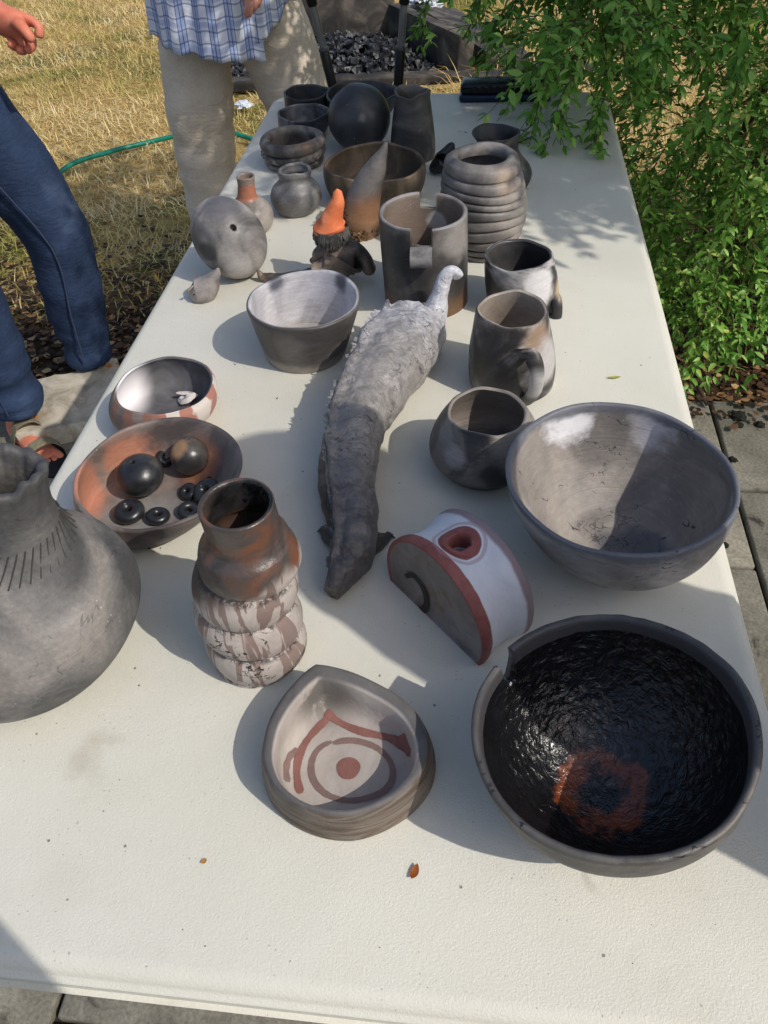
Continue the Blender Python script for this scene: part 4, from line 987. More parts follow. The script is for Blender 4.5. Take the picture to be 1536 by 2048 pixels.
    V, Fs = sweep(lp, [.006+.003*math.sin(i*1.1) for i in range(30)], [.008+.004*math.sin(i*.8+1) for i in range(30)], ns=16, fn=lambda p, k, a: tuple(np.array(p)+.006*nz(p, 60, 8)))
    mk('torn_lip', V, Fs, m, root)
    dkf = clay('flank_clay', [(.2, (38, 33, 30)), (.5, (62, 52, 45)), (.8, (92, 78, 66))], 26, 71, finger=.8, bump=.5)
    fl = smoothpts([onT(*q, .020)-C for q in ((676, 850), (668, 890), (663, 940), (666, 995), (678, 1045), (698, 1085))], 40)
    V, Fs = sweep(fl, np.interp(np.linspace(0, 1, 40), [0, .2, .6, 1], [.004, .013, .0155, .006]), np.interp(np.linspace(0, 1, 40), [0, .2, .6, 1], [.006, .02, .0195, .010]), ns=18, fn=lambda p, k, a: (p[0]+.003*nz(p, 60, 2), p[1], max(.0004, p[2]+.003*nz(p, 45, 9))))
    mk('flank', V, Fs, dkf, root)
    # two stubby clawed feet
    dk = clay('foot_clay', [(.3, (38, 36, 36)), (.6, (60, 56, 54))], 20, 70)
    for side, pp in ((-1, [(690, 1090), (668, 1072), (648, 1060)]), (1, [(728, 1098), (752, 1082), (775, 1072)])):
        q = [onT(x, y_, .012-.003*i)-C for i, (x, y_) in enumerate(pp)]
        q = smoothpts(q, 12)
        V, Fs = sweep(q, np.interp(np.linspace(0, 1, 12), [0, .6, 1], [.013, .011, .006]), ns=12, fn=lambda p, k, a: tuple(np.array(p)+.003*nz(p, 90, 4)))
        e = q[-1]
        for da in (-.7, 0, .7):
            dv = (q[-1]-q[0]); an = math.atan2(dv[1], dv[0])+da
            cl = [e-np.array([math.cos(an), math.sin(an), 0])*.004, e+np.array([math.cos(an), math.sin(an), 0])*.003+[0, 0, .001], e+np.array([math.cos(an), math.sin(an), 0])*.008+[0, 0, -.004]]
            V, Fs = join((V, Fs), sweep(cl, [.003, .0024, .0006], ns=8))
        mk('foot', V, Fs, dk, root)
reptile()

# ------------------------------------------------------------------ gnome figurine, horn, egg, bird, small black figure
def gnome():
    Y = .965
    g = lambda x, y_, dy=0: atY(x, y_, Y+dy)
    C = np.array([*onT(690, 575)[:2], TZ])
    def nd(x, y_, r, dy=0): p = g(x, y_, dy)-C; return (p[0], p[1], max(p[2], r*.9), r)
    nodes = {'hip': nd(680, 556, .028), 'belly': nd(680, 532, .030), 'chest': nd(680, 504, .027), 'neck': nd(671, 482, .022), 'head': nd(665, 466, .024), 'crown': nd(663, 450, .020),
             'ls': nd(652, 494, .016), 'le': nd(637, 508, .014), 'lh': nd(630, 524, .008), 'lf': nd(618, 520, .003),
             'rs': nd(710, 494, .014), 're': nd(730, 516, .0125), 'rw': nd(738, 538, .0115), 'rh': nd(744, 550, .009),
             'leg1': nd(650, 566, .015), 'knee': nd(610, 566, .011), 'ankle': nd(562, 558, .007), 'heel': nd(533, 562, .008), 'toe': nd(520, 552, .007), 'toetip': nd(517, 540, .003)}
    for k in ('knee', 'ankle', 'heel'): nodes[k] = (nodes[k][0], nodes[k][1], max(nodes[k][3]*.9, .007), nodes[k][3])
    E_ = [('hip', 'belly'), ('belly', 'chest'), ('chest', 'neck'), ('neck', 'head'), ('head', 'crown'), ('chest', 'ls'), ('ls', 'le'), ('le', 'lh'), ('lh', 'lf'), ('chest', 'rs'), ('rs', 're'), ('re', 'rw'), ('rw', 'rh'), ('hip', 'leg1'), ('leg1', 'knee'), ('knee', 'ankle'), ('ankle', 'heel'), ('heel', 'toe'), ('toe', 'toetip')]
    m = clay('gnome_clay', [(.2, (46, 42, 40)), (.5, (78, 68, 60)), (.8, (122, 104, 90))], 26, 80, rough=(.4, .6), finger=.6, bump=.5)
    root = empty('gnome_figurine', C, 'dark clay gnome sitting with an orange pointed hat', 'figurine')
    skin('body', nodes, E_, m, root, 2, wr=lambda c: .0012*nz(c, 120, 4))
    bs, tp = g(663, 447)-C, g(673, 379)-C
    pts = smoothpts([bs+[0, 0, -.008], bs+(tp-bs)*.12, bs+(tp-bs)*.4+[.002, 0, 0], bs+(tp-bs)*.7+[.004, 0, 0], tp], 30)
    rr_ = np.interp(np.linspace(0, 1, 30), [0, .06, .16, .4, .7, .93, 1], [.0225, .0235, .0195, .0145, .0105, .0062, .001])
    def hf(p, k, a):
        p = np.array(p)
        if k < .15: p = p+np.array([-.006*math.cos(a-2.6)**2, 0, .004*math.sin(2*a)])
        return tuple(p+.0014*nz(p, 60, 3))
    V, Fs = sweep(pts, rr_, ns=28, upv=(0, 1, 0), fn=hf)
    mk('hat', V, Fs, clay('orange_clay', [(.3, (214, 108, 62)), (.6, (232, 126, 78)), (.8, (236, 140, 94))], 20, 83, fine=.08, rough=(.6, .75)), root)
    # hair strands under the hat
    V = []; Fs = []; R0 = random.Random(3)
    hc = g(664, 470)-C
    for i in range(26):
        a = -math.pi*.95+math.pi*.9*i/25
        r = .0240; x, y_ = math.cos(a)*r, math.sin(a)*r
        p0 = hc+np.array([x, y_, .012]); p1 = hc+np.array([x*1.08+R0.uniform(-.002, .002), y_*1.08, 0]); p2 = hc+np.array([x*.95+R0.uniform(-.003, .003), y_*1.0, -.012])
        V, Fs = join((V, Fs), sweep([p0, p1, p2], [.0022, .0026, .0008], ns=6))
    mk('hair', V, Fs, clay('hair_clay', [(.3, (56, 54, 53)), (.7, (92, 88, 84))], 60, 85), root)
gnome()

def horn():
    C, r0, h, rr, ln = placed((722, 484, 40), (773, 290, 6))
    b0 = np.array([0, 0, 0.0]); tip = onT(773, 284, h)-C
    mid = [b0+[0, 0, .012], b0+[0, 0, .03]]
    P = []
    for px, py, hw in ((722, 468, 38), (722, 448, 41), (722, 425, 38), (728, 395, 33), (738, 365, 28), (752, 335, 21), (764, 308, 11), (772, 285, 3)):
        p = atY(px, py, C[1]+.01*(468-py)/180)-C; P.append((*p, hw*depth(p+C)/F))
    Q = smoothpts(P, 60)
    Q[:, 2] = np.maximum(Q[:, 2], 0)
    Q[0, 2] = .004
    def fn(p, k, a):
        p = np.array(p)+.0016*nz(p, 45, 6); p[2] = max(p[2], 0.0003); return tuple(p)
    V, Fs = sweep(Q[:, :3], Q[:, 3], ns=40, upv=(0, 1, 0), fn=fn)
    m = clay('horn_clay', [(.3, (58, 55, 54)), (.5, (82, 77, 74)), (.7, (104, 98, 94))], 12, 90, zg=[(.085, .05, (132, 92, 62), .03), (.035, .015, (112, 84, 60), .02)], finger=.5)
    o = mk('clay_horn', V, Fs, m, loc=C); tag(o, 'upright clay horn tapering to a point with a rough crusted foot', 'horn')
    R0 = random.Random(12); V = []; Fs = []
    for i in range(330):
        a = math.radians(R0.uniform(150, 350)); k = R0.random(); z = .004+.014*k+max(0, math.cos(a-math.pi))*.05*R0.random()*(1 if a < math.radians(240) else .2)
        r = np.interp(z, [0, .02, .04, .07], [.0385, .04, .0385, .034])*(38*depth(C)/F/.0385)
        c0 = np.array([r*math.cos(a), r*math.sin(a), z]); s_ = R0.uniform(.0016, .005)
        vv = [c0+np.array([R0.uniform(-1, 1), R0.uniform(-1, 1), R0.uniform(-1, 1)])*s_ for _ in range(5)]
        V, Fs = join((V, Fs), (vv, [(0, 1, 2), (0, 2, 3), (0, 3, 1), (1, 3, 4), (1, 4, 2), (2, 4, 3)]))
    cr = mk('crust', V, Fs, clay('crust_clay', [(.35, (58, 42, 28)), (.6, (120, 86, 54))], 60, 92), o, smooth=False); cr['kind'] = 'stuff'
horn()

def egg():
    c = onT(457, 487, .052); s = depth(c)/F
    C = np.array([c[0], c[1], TZ+.0525]); hd = CAM-C; hd /= np.linalg.norm(hd)
    hp = atY(475, 470, C[1]-.046)-C; hp /= np.linalg.norm(hp)
    q = Vector(hp).to_track_quat('Z', 'Y').to_matrix()
    ax = np.array([-.55, .1, .83]); ax /= np.linalg.norm(ax)
    n = 44; hole = .0052; R0 = 1.0; prof = []
    a0 = hole/.055
    for i in range(n+1): a = math.pi-(math.pi-a0)*i/n; prof.append((max(math.sin(a), .004), math.cos(a)))
    prof += [(a0*.86, .985), (a0*.8, .96), (a0*.78, .8), (a0*.3, .78)]
    def fn(r, z, t):
        v = np.array(q @ Vector((r*math.cos(t), r*math.sin(t), z)))
        k = v @ ax; rad = .0535*(1-.10*k)
        p = v*rad+ax*k*.0105
        return tuple(p*(1+.004*nz(v, 1.6, 5)))
    V, Fs = lathe(prof, [2*math.pi*j/64 for j in range(64)], fn)
    zm = min(v[2] for v in V)
    m = clay('egg_clay', [(.26, (62, 60, 60)), (.42, (104, 100, 97)), (.6, (140, 134, 129)), (.8, (152, 146, 141))], 11, 95, spots=[((-.018, -.046, -.004), .017, .004, (54, 53, 55), .016), ((.005, -.012, .056), .026, .008, (90, 88, 92), .03), ((.022, -.042, -.030), .018, .006, (172, 166, 162), .02), ((hp[0]*.045, hp[1]*.045, hp[2]*.045), .0042, .001, (10, 10, 10), 0)], rough=(.34, .55))
    tag(mk('clay_egg', V, Fs, m, loc=(C[0], C[1], TZ-zm)), 'egg-shaped grey clay form with one round hole', 'ocarina')
egg()

def bird():
    Y = onT(405, 600)[1]+.006; C = np.array([*onT(404, 603)[:2], TZ])
    g = lambda x, y_: atY(x, y_, Y)-C
    P = [(378, 578, 3), (384, 580, 16), (394, 582, 25), (406, 580, 28), (418, 570, 22), (427, 556, 13), (434, 545, 8), (437, 536, 2.5)]
    Q = smoothpts([(*g(x, y_), hw*depth(C)/F) for x, y_, hw in P], 44)
    def fn(p, k, a):
        p = np.array(p)+.0008*nz(p, 80, 3); p[2] = max(p[2], .0002); return tuple(p)
    V, Fs = sweep(Q[:, :3], Q[:, 3], ns=32, upv=(0, 1, 0), fn=fn)
    m = clay('bird_clay', [(.3, (104, 96, 92)), (.6, (134, 126, 121)), (.8, (146, 138, 132))], 22, 99)
    o = mk('bird_whistle', V, Fs, m, loc=C); tag(o, 'tiny pinkish-grey bird whistle with upturned tail near the egg', 'whistle')
    e0 = g(377, 572); V, Fs = sweep(smoothpts([e0+[0, -.012, -.004], e0+[.006, -.016, .003], e0+[.014, -.014, .009]], 8), [.001, .0022, .0024, .0024, .0022, .002, .0016, .0008], ns=8); mk('beak', V, Fs, m, o)
    V, Fs = lathe([(.0003, -.0012), (.0013, -.0006), (.0013, .0006), (.0003, .0012)], [2*math.pi*j/10 for j in range(10)])
    mk('eye', V, Fs, plain('eye_hole', (16, 15, 15), .8), o, loc=g(394, 580)+np.array([.002, -.0205, .004]))
bird()

def blackfig():
    C = np.array([*onT(885, 358)[:2], TZ]); Y = C[1]+.02
    g = lambda x, y_, r, dy=0: (*(atY(x, y_, Y+dy)-C), r)
    nodes = {'body': g(880, 330, .023), 'chest': g(886, 316, .018), 'neck': g(892, 306, .013), 'head': g(899, 296, .016), 'ear': g(905, 283, .004), 'snout': g(912, 300, .007), 'rump': g(875, 344, .023), 'paw': g(868, 350, .013), 'paw2': g(860, 356, .005), 'p3': g(894, 352, .011, -.01), 'p4': g(902, 358, .006, -.014)}
    for k in nodes: v = nodes[k]; nodes[k] = (v[0], v[1], max(v[2], v[3]*.85), v[3])
    o = skin('animal_figurine', nodes, [('body', 'chest'), ('chest', 'neck'), ('neck', 'head'), ('head', 'ear'), ('head', 'snout'), ('body', 'rump'), ('rump', 'paw'), ('paw', 'paw2'), ('body', 'p3'), ('p3', 'p4')], clay('black_fig_clay', [(.3, (22, 22, 25)), (.7, (40, 40, 44))], 20, 101, rough=(.3, .5)), loc=C)
    tag(o, 'small black crouching clay animal between tall vase and coil pot', 'figurine')
blackfig()

# --- rounded box at the far end
def boxthing():
    A = onT(918, 207); B = onT(1075, 205)
    wdt = 0.20; C = np.array([A[0]+wdt/2, A[1]+.032, TZ])
    root = empty('speaker_box', C, 'black rounded speaker box with a dark blue base', 'speaker')
    bevel_box('base', (wdt, .062, .016), .006, plain('deep_blue', (12, 38, 62), .35), root, (0, 0, .008))
    bevel_box('upper_shell', (wdt-.004, .058, .024), .009, plain('black_gloss', (16, 18, 18), .2), root, (0, 0, .0268))
    V = []; Fs = []
    for i in range(9):
        V, Fs = join((V, Fs), box(-.07+i*.0165, -.062+i*.0165, -.0305, -.028, .020, .033))
    mk('grille', V, Fs, plain('grille_black', (10, 10, 10), .5), root, smooth=False)
    V, Fs = box(-.03, .0, -.0006, .0006, .0385, .0392); mk('top_slot', V, Fs, plain('slot_blue', (60, 110, 130), .3), root, smooth=False)
boxthing()

# --- crumbs and leaves on the table
R0 = random.Random(77)
charm = plain('charcoal_crumb', (22, 21, 21), .8)
crumb_me = []
for q in range(3):
    vv = [(R0.uniform(-1, 1), R0.uniform(-1, 1)*.6, R0.uniform(0, .7)) for _ in range(7)]
    bm = bmesh.new(); [bm.verts.new(v) for v in vv]; bmesh.ops.convex_hull(bm, input=bm.verts); me = bpy.data.meshes.new('charcoal_crumb'); bm.to_mesh(me); bm.free(); me.materials.append(charm); crumb_me.append(me)
for i, (x, y_, s, where) in enumerate([(470, 729, 6, 'beside the shadow of the steep-sided bowl'), (555, 797, 5, 'between steep-sided bowl and lizard sculpture'), (297, 1097, 8, 'touching the foot of the bead dish'), (321, 1097, 5, 'just off the foot of the bead dish'),
        (580, 1923, 4, 'near the middle of the short table edge'), (410, 1893, 4, 'near the photographer-shadow edge'), (932, 265, 6, 'behind the necked pot, the larger of two'), (918, 264, 5, 'behind the necked pot, the smaller of two'), (1137, 1092, 4, 'under the big grey bowl'), (875, 1092, 4, 'behind the half-moon vase'),
        (760, 1895, 3, 'below the rusty leaf scrap'), (278, 1371, 5, 'beside the foot of the bottle vase'), (810, 1247, 3, 'in front of the half-moon vase'), (366, 1860, 4, 'below the tiny ochre flake'), (1265, 1927, 3, 'below the water ring stain'), (855, 1975, 3, 'at the rounded short table edge'),
        (240, 1560, 3, 'near the smudge on the table'), (612, 1180, 3, 'between corkscrew vase and lizard head'), (1375, 1290, 4, 'between the two big bowls'), (1480, 1555, 3, 'between burnt bowl and long table edge')]):
    p = onT(x, y_); o = link('charcoal_crumb', crumb_me[i % 3], None, (p[0], p[1], TZ+.0002), (0, 0, R0.uniform(0, 6)))
    k = s*depth(p)/F*.6; o.scale = (k, k, k*.6); tag(o, 'tiny black charcoal crumb '+where, 'crumb', 'charcoal crumbs scattered on the table')
def leafmesh(name, L, Wd, curl, mat, loc, rz, label, cat='leaf', tz=.0012):
    V = []; n = 9
    for i in range(n):
        k = i/(n-1); w = Wd*math.sin(math.pi*k)**.8+.0002
        z = curl*(k-.5)**2*4
        V += [(-L/2+L*k, -w, z+w*.35), (-L/2+L*k, 0, z), (-L/2+L*k, w, z+w*.35)]
    Fs = []
    for i in range(n-1):
        for j in range(2): Fs.append((i*3+j, i*3+j+1, i*3+j+4, i*3+j+3))
    o = mk(name, V, Fs, mat, loc=(loc[0], loc[1], TZ+tz), rot=(0, 0, rz)); tag(o, label, cat); return o
leafmesh('fallen_leaf', .017, .0022, .0015, plain('yellow_leaf', (168, 168, 62), .6), onT(1228, 757), .1, 'narrow yellow-green leaf lying alone on the table')
leafmesh('fallen_leaf', .012, .0030, .003, plain('rust_leaf', (150, 82, 30), .6), onT(829, 1746), 1.25, 'crumpled rusty brown leaf scrap on the cream table')
leafmesh('fallen_leaf', .005, .0016, .001, plain('ochre_leaf', (176, 128, 70), .6), onT(409, 1724), .8, 'tiny ochre leaf flake on the cream table')

# ------------------------------------------------------------------ people
def jitter(c, s=60, a=.002, seed=0): return a*nz(c, s, seed)
skinm = None
def skin_mat(name, a, b):
    t = NT(name); n = t.noise(35, 5, .6); c = t.ramp(n, [(.3, lin(a)), (.7, lin(b))])
    return t.out(c, .5, t.bump(t.noise(180, 4, .7), .3, .0012), Subsurface_Weight=.08, Specular_IOR_Level=.3)
def cloth(name, c1, c2, weave=900, wr=0.5, worn=None):
    t = NT(name); n = t.noise(9, 5, .65, .5); c = t.ramp(n, [(.3, lin(c1)), (.7, lin(c2))])
    f_ = t.noise(weave, 2, .5, 0, t.vec((1, 1, .35)))
    c = t.mix(.35, c, t.ramp(f_, [(.35, (.25,)*3), (.65, (.75,)*3)]), 'OVERLAY')
    if worn: c = t.mix(t.math('MULTIPLY', t.step(t.noise(6, 4, .6, .3), .52, .7), .5), c, lin(worn))
    b = t.bump(f_, .3, .0008, t.bump(t.noise(26, 3, .5, 1.2, t.vec((1, 1, 2.6))), wr, .012))
    return t.out(c, .85, b, Specular_IOR_Level=.15)
def finger_chain(nodes, edges, root, name, pts, r):
    prev = root
    for i, p in enumerate(pts):
        k = f'{name}{i}'; nodes[k] = (*p, r*(1-.12*i)); edges.append((prev, k)); prev = k
def hand_nodes(nodes, edges, wrist, wkey, d, side, upv, curl=.5, L=.085, key='h'):
    """palm and five fingers growing from the wrist; d hand direction, side towards the thumb, upv back of the hand"""
    d, side, upv = [np.asarray(v, float)/np.linalg.norm(v) for v in (d, side, upv)]
    palm = wrist+d*L*.55; nodes[key+'p'] = (*palm, (.026, .017)); edges.append((wkey, key+'p'))
    for i, (off, ln_) in enumerate(((.022, .074), (.008, .082), (-.008, .076), (-.022, .058))):
        k0 = wrist+d*L*1.02+side*off; pts = [k0]; a = 0
        for s_ in (.45, .32, .23):
            a += curl*(.9 if s_ != .45 else .6); pts.append(pts[-1]+(d*math.cos(a)-upv*math.sin(a))*ln_*s_)
        finger_chain(nodes, edges, key+'p', key+'f%d_' % i, pts, .0095)
    t0 = wrist+d*L*.3+side*.024
    finger_chain(nodes, edges, key+'p', key+'t', [t0, t0+d*.026+side*.014-upv*.006, t0+d*.052+side*.012-upv*.014], .0108)
def human(J, R, hands=True):
    """body skeleton: J joint positions; R radii overrides"""
    rad = dict(pelvis=.125, waist=.115, chest=.135, neckb=.07, neck=.055, jaw=.07, head=.086, crown=.07, lsh=.056, rsh=.056, lel=.037, rel=.037, lwr=.027, rwr=.027,
               lhip=.088, rhip=.088, lkn=.058, rkn=.058, lan=.040, ran=.040, lheel=.036, rheel=.036, lball=.034, rball=.034)
    rad.update(R)
    nodes = {k: (*J[k], rad[k]) for k in J}
    ed = [('pelvis', 'waist'), ('waist', 'chest'), ('chest', 'neckb'), ('neckb', 'neck'), ('neck', 'jaw'), ('jaw', 'head'), ('head', 'crown'), ('chest', 'lsh'), ('lsh', 'lel'), ('lel', 'lwr'), ('chest', 'rsh'), ('rsh', 'rel'), ('rel', 'rwr'),
          ('pelvis', 'lhip'), ('lhip', 'lkn'), ('lkn', 'lan'), ('lan', 'lheel'), ('lheel', 'lball'), ('pelvis', 'rhip'), ('rhip', 'rkn'), ('rkn', 'ran'), ('ran', 'rheel'), ('rheel', 'rball')]
    return nodes, [e for e in ed if e[0] in nodes and e[1] in nodes]
def toes(nodes, ed, key, ball, d, side, z=.02):
    d = np.asarray(d, float); side = np.asarray(side, float)
    for i, (o_, l_, r_) in enumerate(((.030, .045, .0135), (.012, .043, .0105), (-.003, .038, .010), (-.016, .033, .0095), (-.029, .027, .009))):
        b0 = np.array(ball)+side*o_; b0[2] = z
        finger_chain(nodes, ed, key, key+'t%d_' % i, [b0+d*l_*.5, b0+d*l_*1.0+[0, 0, -.004]], r_)
def face_nodes(nodes, ed, J, fd):
    fd = np.asarray(fd, float); h = np.array(J['head']); s = np.cross(fd, [0, 0, 1.])
    nodes['nose'] = (*(h+fd*.092+[0, 0, -.03]), .013); ed.append(('head', 'nose'))
    for q, sg in (('lear', 1), ('rear', -1)): nodes[q] = (*(h+s*sg*.086+[0, 0, -.02]), .016); ed.append(('head', q))
def face_parts(root, J, fd, hairm):
    fd = np.asarray(fd, float); h = np.array(J['head']); s = np.cross(fd, [0, 0, 1.])
    for sg in (1, -1):
        V, Fs = lathe([(.001, -.007), (.007, -.004), (.009, 0), (.007, .004), (.001, .007)], [2*math.pi*j/12 for j in range(12)])
        mk('eye', V, Fs, plain('eye', (60, 46, 38), .25), root, loc=h+fd*.078+s*sg*.032+np.array([0, 0, -.008]))
    V, Fs = sweep([h+fd*.082-s*.024+[0, 0, -.066], h+fd*.09+[0, 0, -.068], h+fd*.082+s*.024+[0, 0, -.066]], [.006, .008, .006], ns=8)
    mk('mouth', V, Fs, plain('lips', (150, 84, 76), .5), root)
    prof = [(max(.001, .104*math.sin(a)), .112*math.cos(a)) for a in np.linspace(.02, 1.75, 16)]
    V, Fs = lathe(prof, [2*math.pi*j/30 for j in range(30)], lambda r, z, t: (r*math.cos(t)*(1+.05*math.sin(9*t+z*60)), r*math.sin(t), z+(.03 if False else 0)))
    mk('hair', V, Fs, hairm, root, loc=h-fd*.018+np.array([0, 0, .012]))
def wrinkle(seed, amp, fx=14, fz=30):
    return lambda c: amp*mnoise.noise(Vector((c.x*fx+seed, c.y*fx, c.z*fz)))+amp*.5*mnoise.noise(Vector((c.x*fx*2.2, c.y*fx*2.2+seed, c.z*fz*2+3)))

# person in jeans beside the table
def person_jeans():
    rf = np.array([-.69, 1.40, 0]); lf = np.array([-.60, 1.66, 0])          # near and far foot (ankles)
    root = empty('person', (-.66, 1.53, 0), 'person in blue jeans and sandals standing beside the table', 'person')
    o = np.array([-.66, 1.53, 0])
    kn = atY(118, 470, 1.68); hp = atY(-20, 190, 1.66)
    J = dict(pelvis=(-.72, 1.55, .95), waist=(-.74, 1.55, 1.08), chest=(-.73, 1.54, 1.30), neckb=(-.72, 1.54, 1.46), neck=(-.71, 1.54, 1.52), jaw=(-.69, 1.54, 1.58), head=(-.70, 1.54, 1.65), crown=(-.71, 1.54, 1.71),
             lsh=(-.72, 1.73, 1.40), lel=(-.68, 1.80, 1.14), rsh=(-.72, 1.35, 1.40), rel=(-.70, 1.28, 1.12), rwr=(-.52, 1.30, 1.00),
             lhip=(-.70, 1.64, .86), rhip=(-.72, 1.45, .86), lkn=kn, rkn=(-.70, 1.41, .48), lan=(lf[0], lf[1], .10), ran=(rf[0], rf[1], .10), lheel=(lf[0]-.03, lf[1], .045), rheel=(rf[0]-.03, rf[1], .045))
    Y = 1.62
    wr = atY(-22, 30, Y); J['lwr'] = wr
    J['lball'] = (lf[0]+.12, lf[1]-.02, .045); J['rball'] = (rf[0]+.085, rf[1]-.095, .045)
    nodes, ed = human(J, {'lwr': .034})
    # hand closed towards the table
    g = lambda x, y_, dy=0: tuple(atY(x, y_, Y+dy))
    nodes['palm'] = (*g(30, 42), (.030, .024)); ed.append(('lwr', 'palm'))
    finger_chain(nodes, ed, 'palm', 'if', [g(62, 38, -.005), g(80, 52, -.012), g(78, 78, -.022)], .0125)
    finger_chain(nodes, ed, 'palm', 'th', [g(42, 52, -.034), g(56, 68, -.042), g(68, 86, -.042)], .0125)
    finger_chain(nodes, ed, 'palm', 'mf', [g(58, 62, -.004), g(66, 92, -.014), g(50, 104, -.026)], .0115)
    finger_chain(nodes, ed, 'palm', 'rf', [g(42, 76, -.002), g(50, 104, -.012), g(32, 98, -.028)], .0112)
    finger_chain(nodes, ed, 'palm', 'lf', [g(24, 74, .002), g(34, 98, -.008), g(16, 84, -.024)], .0105)
    hand_nodes(nodes, ed, np.array(J['rwr']), 'rwr', (1, .1, -.3), (0, 1, .2), (0, 0, 1), .5, key='rh')
    dr = np.array([.72, -.69, 0]); sr = np.array([.69, .72, 0])
    toes(nodes, ed, 'rball', J['rball'], dr, sr, .04)
    toes(nodes, ed, 'lball', J['lball'], (.98, -.15, 0), (-.15, -.98, 0), .04)
    face_nodes(nodes, ed, J, (1, 0, 0))
    sk = skin_mat('sunburnt_skin', (196, 112, 88), (214, 134, 108))
    nodes = {k: (v[0]-o[0], v[1]-o[1], v[2], v[3]) for k, v in nodes.items()}
    skin('body', nodes, ed, sk, root, 2)
    Jl = {k: (v[0]-o[0], v[1]-o[1], v[2]) for k, v in J.items()}
    face_parts(root, Jl, (1, 0, 0), plain('grey_hair', (120, 112, 104), .8))
    jm = cloth('denim', (36, 48, 72), (50, 66, 94), 1100, .3, worn=(78, 94, 122))
    q = lambda k, r, dz=0: (Jl[k][0], Jl[k][1], Jl[k][2]+dz, r)
    mid = lambda a, b, f_, r: (*(np.array(Jl[a])*(1-f_)+np.array(Jl[b])*f_), r)
    jn = dict(pelvis=q('pelvis', .155), waistb=q('waist', .145, -.03), lhip=q('lhip', .118), lth=mid('lhip', 'lkn', .5, .105), lkn=q('lkn', .088), lcalf=mid('lkn', 'lan', .5, .082), lan=mid('lkn', 'lan', .9, .075), lhem=mid('lkn', 'lan', 1.06, .072),
              rhip=q('rhip', .118), rth=mid('rhip', 'rkn', .5, .105), rkn=q('rkn', .088), rcalf=mid('rkn', 'ran', .5, .082), ran=mid('rkn', 'ran', .86, .078), rhem=mid('rkn', 'ran', 1.0, .076))
    je = [('pelvis', 'waistb'), ('pelvis', 'lhip'), ('lhip', 'lth'), ('lth', 'lkn'), ('lkn', 'lcalf'), ('lcalf', 'lan'), ('lan', 'lhem'), ('pelvis', 'rhip'), ('rhip', 'rth'), ('rth', 'rkn'), ('rkn', 'rcalf'), ('rcalf', 'ran'), ('ran', 'rhem')]
    def jw(c):
        low = max(0, 1-abs(c.z-.16)/.22)
        return wrinkle(2, .006, 5, 9)(c)+low*.018*mnoise.noise(Vector((c.x*5, c.y*5, c.z*26+2)))
    jo = skin('jeans', jn, je, jm, root, 3, wr=jw)
    # side seams
    for s_ in ('l', 'r'):
        pts = [np.array(jn[s_+k][:3])+np.array([.02, -jn[s_+k][3]*.98, 0]) for k in ('hip', 'th', 'kn', 'calf', 'an')]
        V, Fs = sweep(smoothpts(pts, 40), [.0022]*40, ns=6); mk('seam', V, Fs, plain('seam_thread', (54, 66, 90), .8), jo)
    sh = dict(chest=q('chest', .18), waist=q('waist', .165, .02), hem=q('waist', .165, -.09), nb=q('neckb', .09, -.03), ls=q('lsh', .085), lel=mid('lsh', 'lel', .6, .075), rs=q('rsh', .085), rel=mid('rsh', 'rel', .6, .075))
    skin('shirt', sh, [('chest', 'waist'), ('waist', 'hem'), ('chest', 'nb'), ('chest', 'ls'), ('ls', 'lel'), ('chest', 'rs'), ('rs', 'rel')], cloth('navy_cotton', (60, 66, 80), (84, 92, 108)), root, 3, wr=wrinkle(5, .008))
    # sandals: sole, two straps
    black = plain('black_rubber_sole', (22, 22, 23), .6, .3, 80); strap = cloth('strap_webbing', (104, 98, 78), (140, 132, 108), 500)
    for an, ball, d in ((Jl['ran'], Jl['rball'], dr), (Jl['lan'], Jl['lball'], np.array([.98, -.15, 0]))):
        d = np.array(d); s2 = np.array([-d[1], d[0], 0]); c0 = np.array([(an[0]-.02+ball[0])/2, (an[1]+ball[1])/2, 0])+d*.022
        out = []
        for i in range(40):
            a = 2*math.pi*i/40; x = .146*math.cos(a); w = .052*math.sin(a)*(1.0+.12*math.cos(a))
            out.append(c0+d*x+s2*w)
        V = []
        for z, sc in ((.030, .97), (.033, 1.0), (.055, 1.0), (.058, .97)):
            V += [(c0+(p-c0)*sc)+np.array([0, 0, z-.015]) for p in out]
        Fs = ringfaces(4, 40)+[tuple(range(39, -1, -1)), tuple(range(120, 160))]
        sand = mk('sandal', V, Fs, black, root)
        for off, wd in ((.062, .016), (-.035, .014)):
            cc = c0+d*off
            pts = [cc+s2*.05+[0, 0, .038], cc+s2*.042+[0, 0, .066], cc+s2*.02+[0, 0, .088+(.012 if off < 0 else 0)], cc-s2*.02+[0, 0, .088+(.012 if off < 0 else 0)], cc-s2*.042+[0, 0, .066], cc-s2*.05+[0, 0, .038]]
            P = smoothpts(pts, 24); V = []
            for p in P:
                for dd, zz in ((-wd, 0), (wd, 0), (wd, .004), (-wd, .004)): V.append(p+d*dd+np.array([0, 0, zz]))
            mk('strap', V, ringfaces(24, 4)+[(3, 2, 1, 0), (92, 93, 94, 95)], strap, sand)
person_jeans()

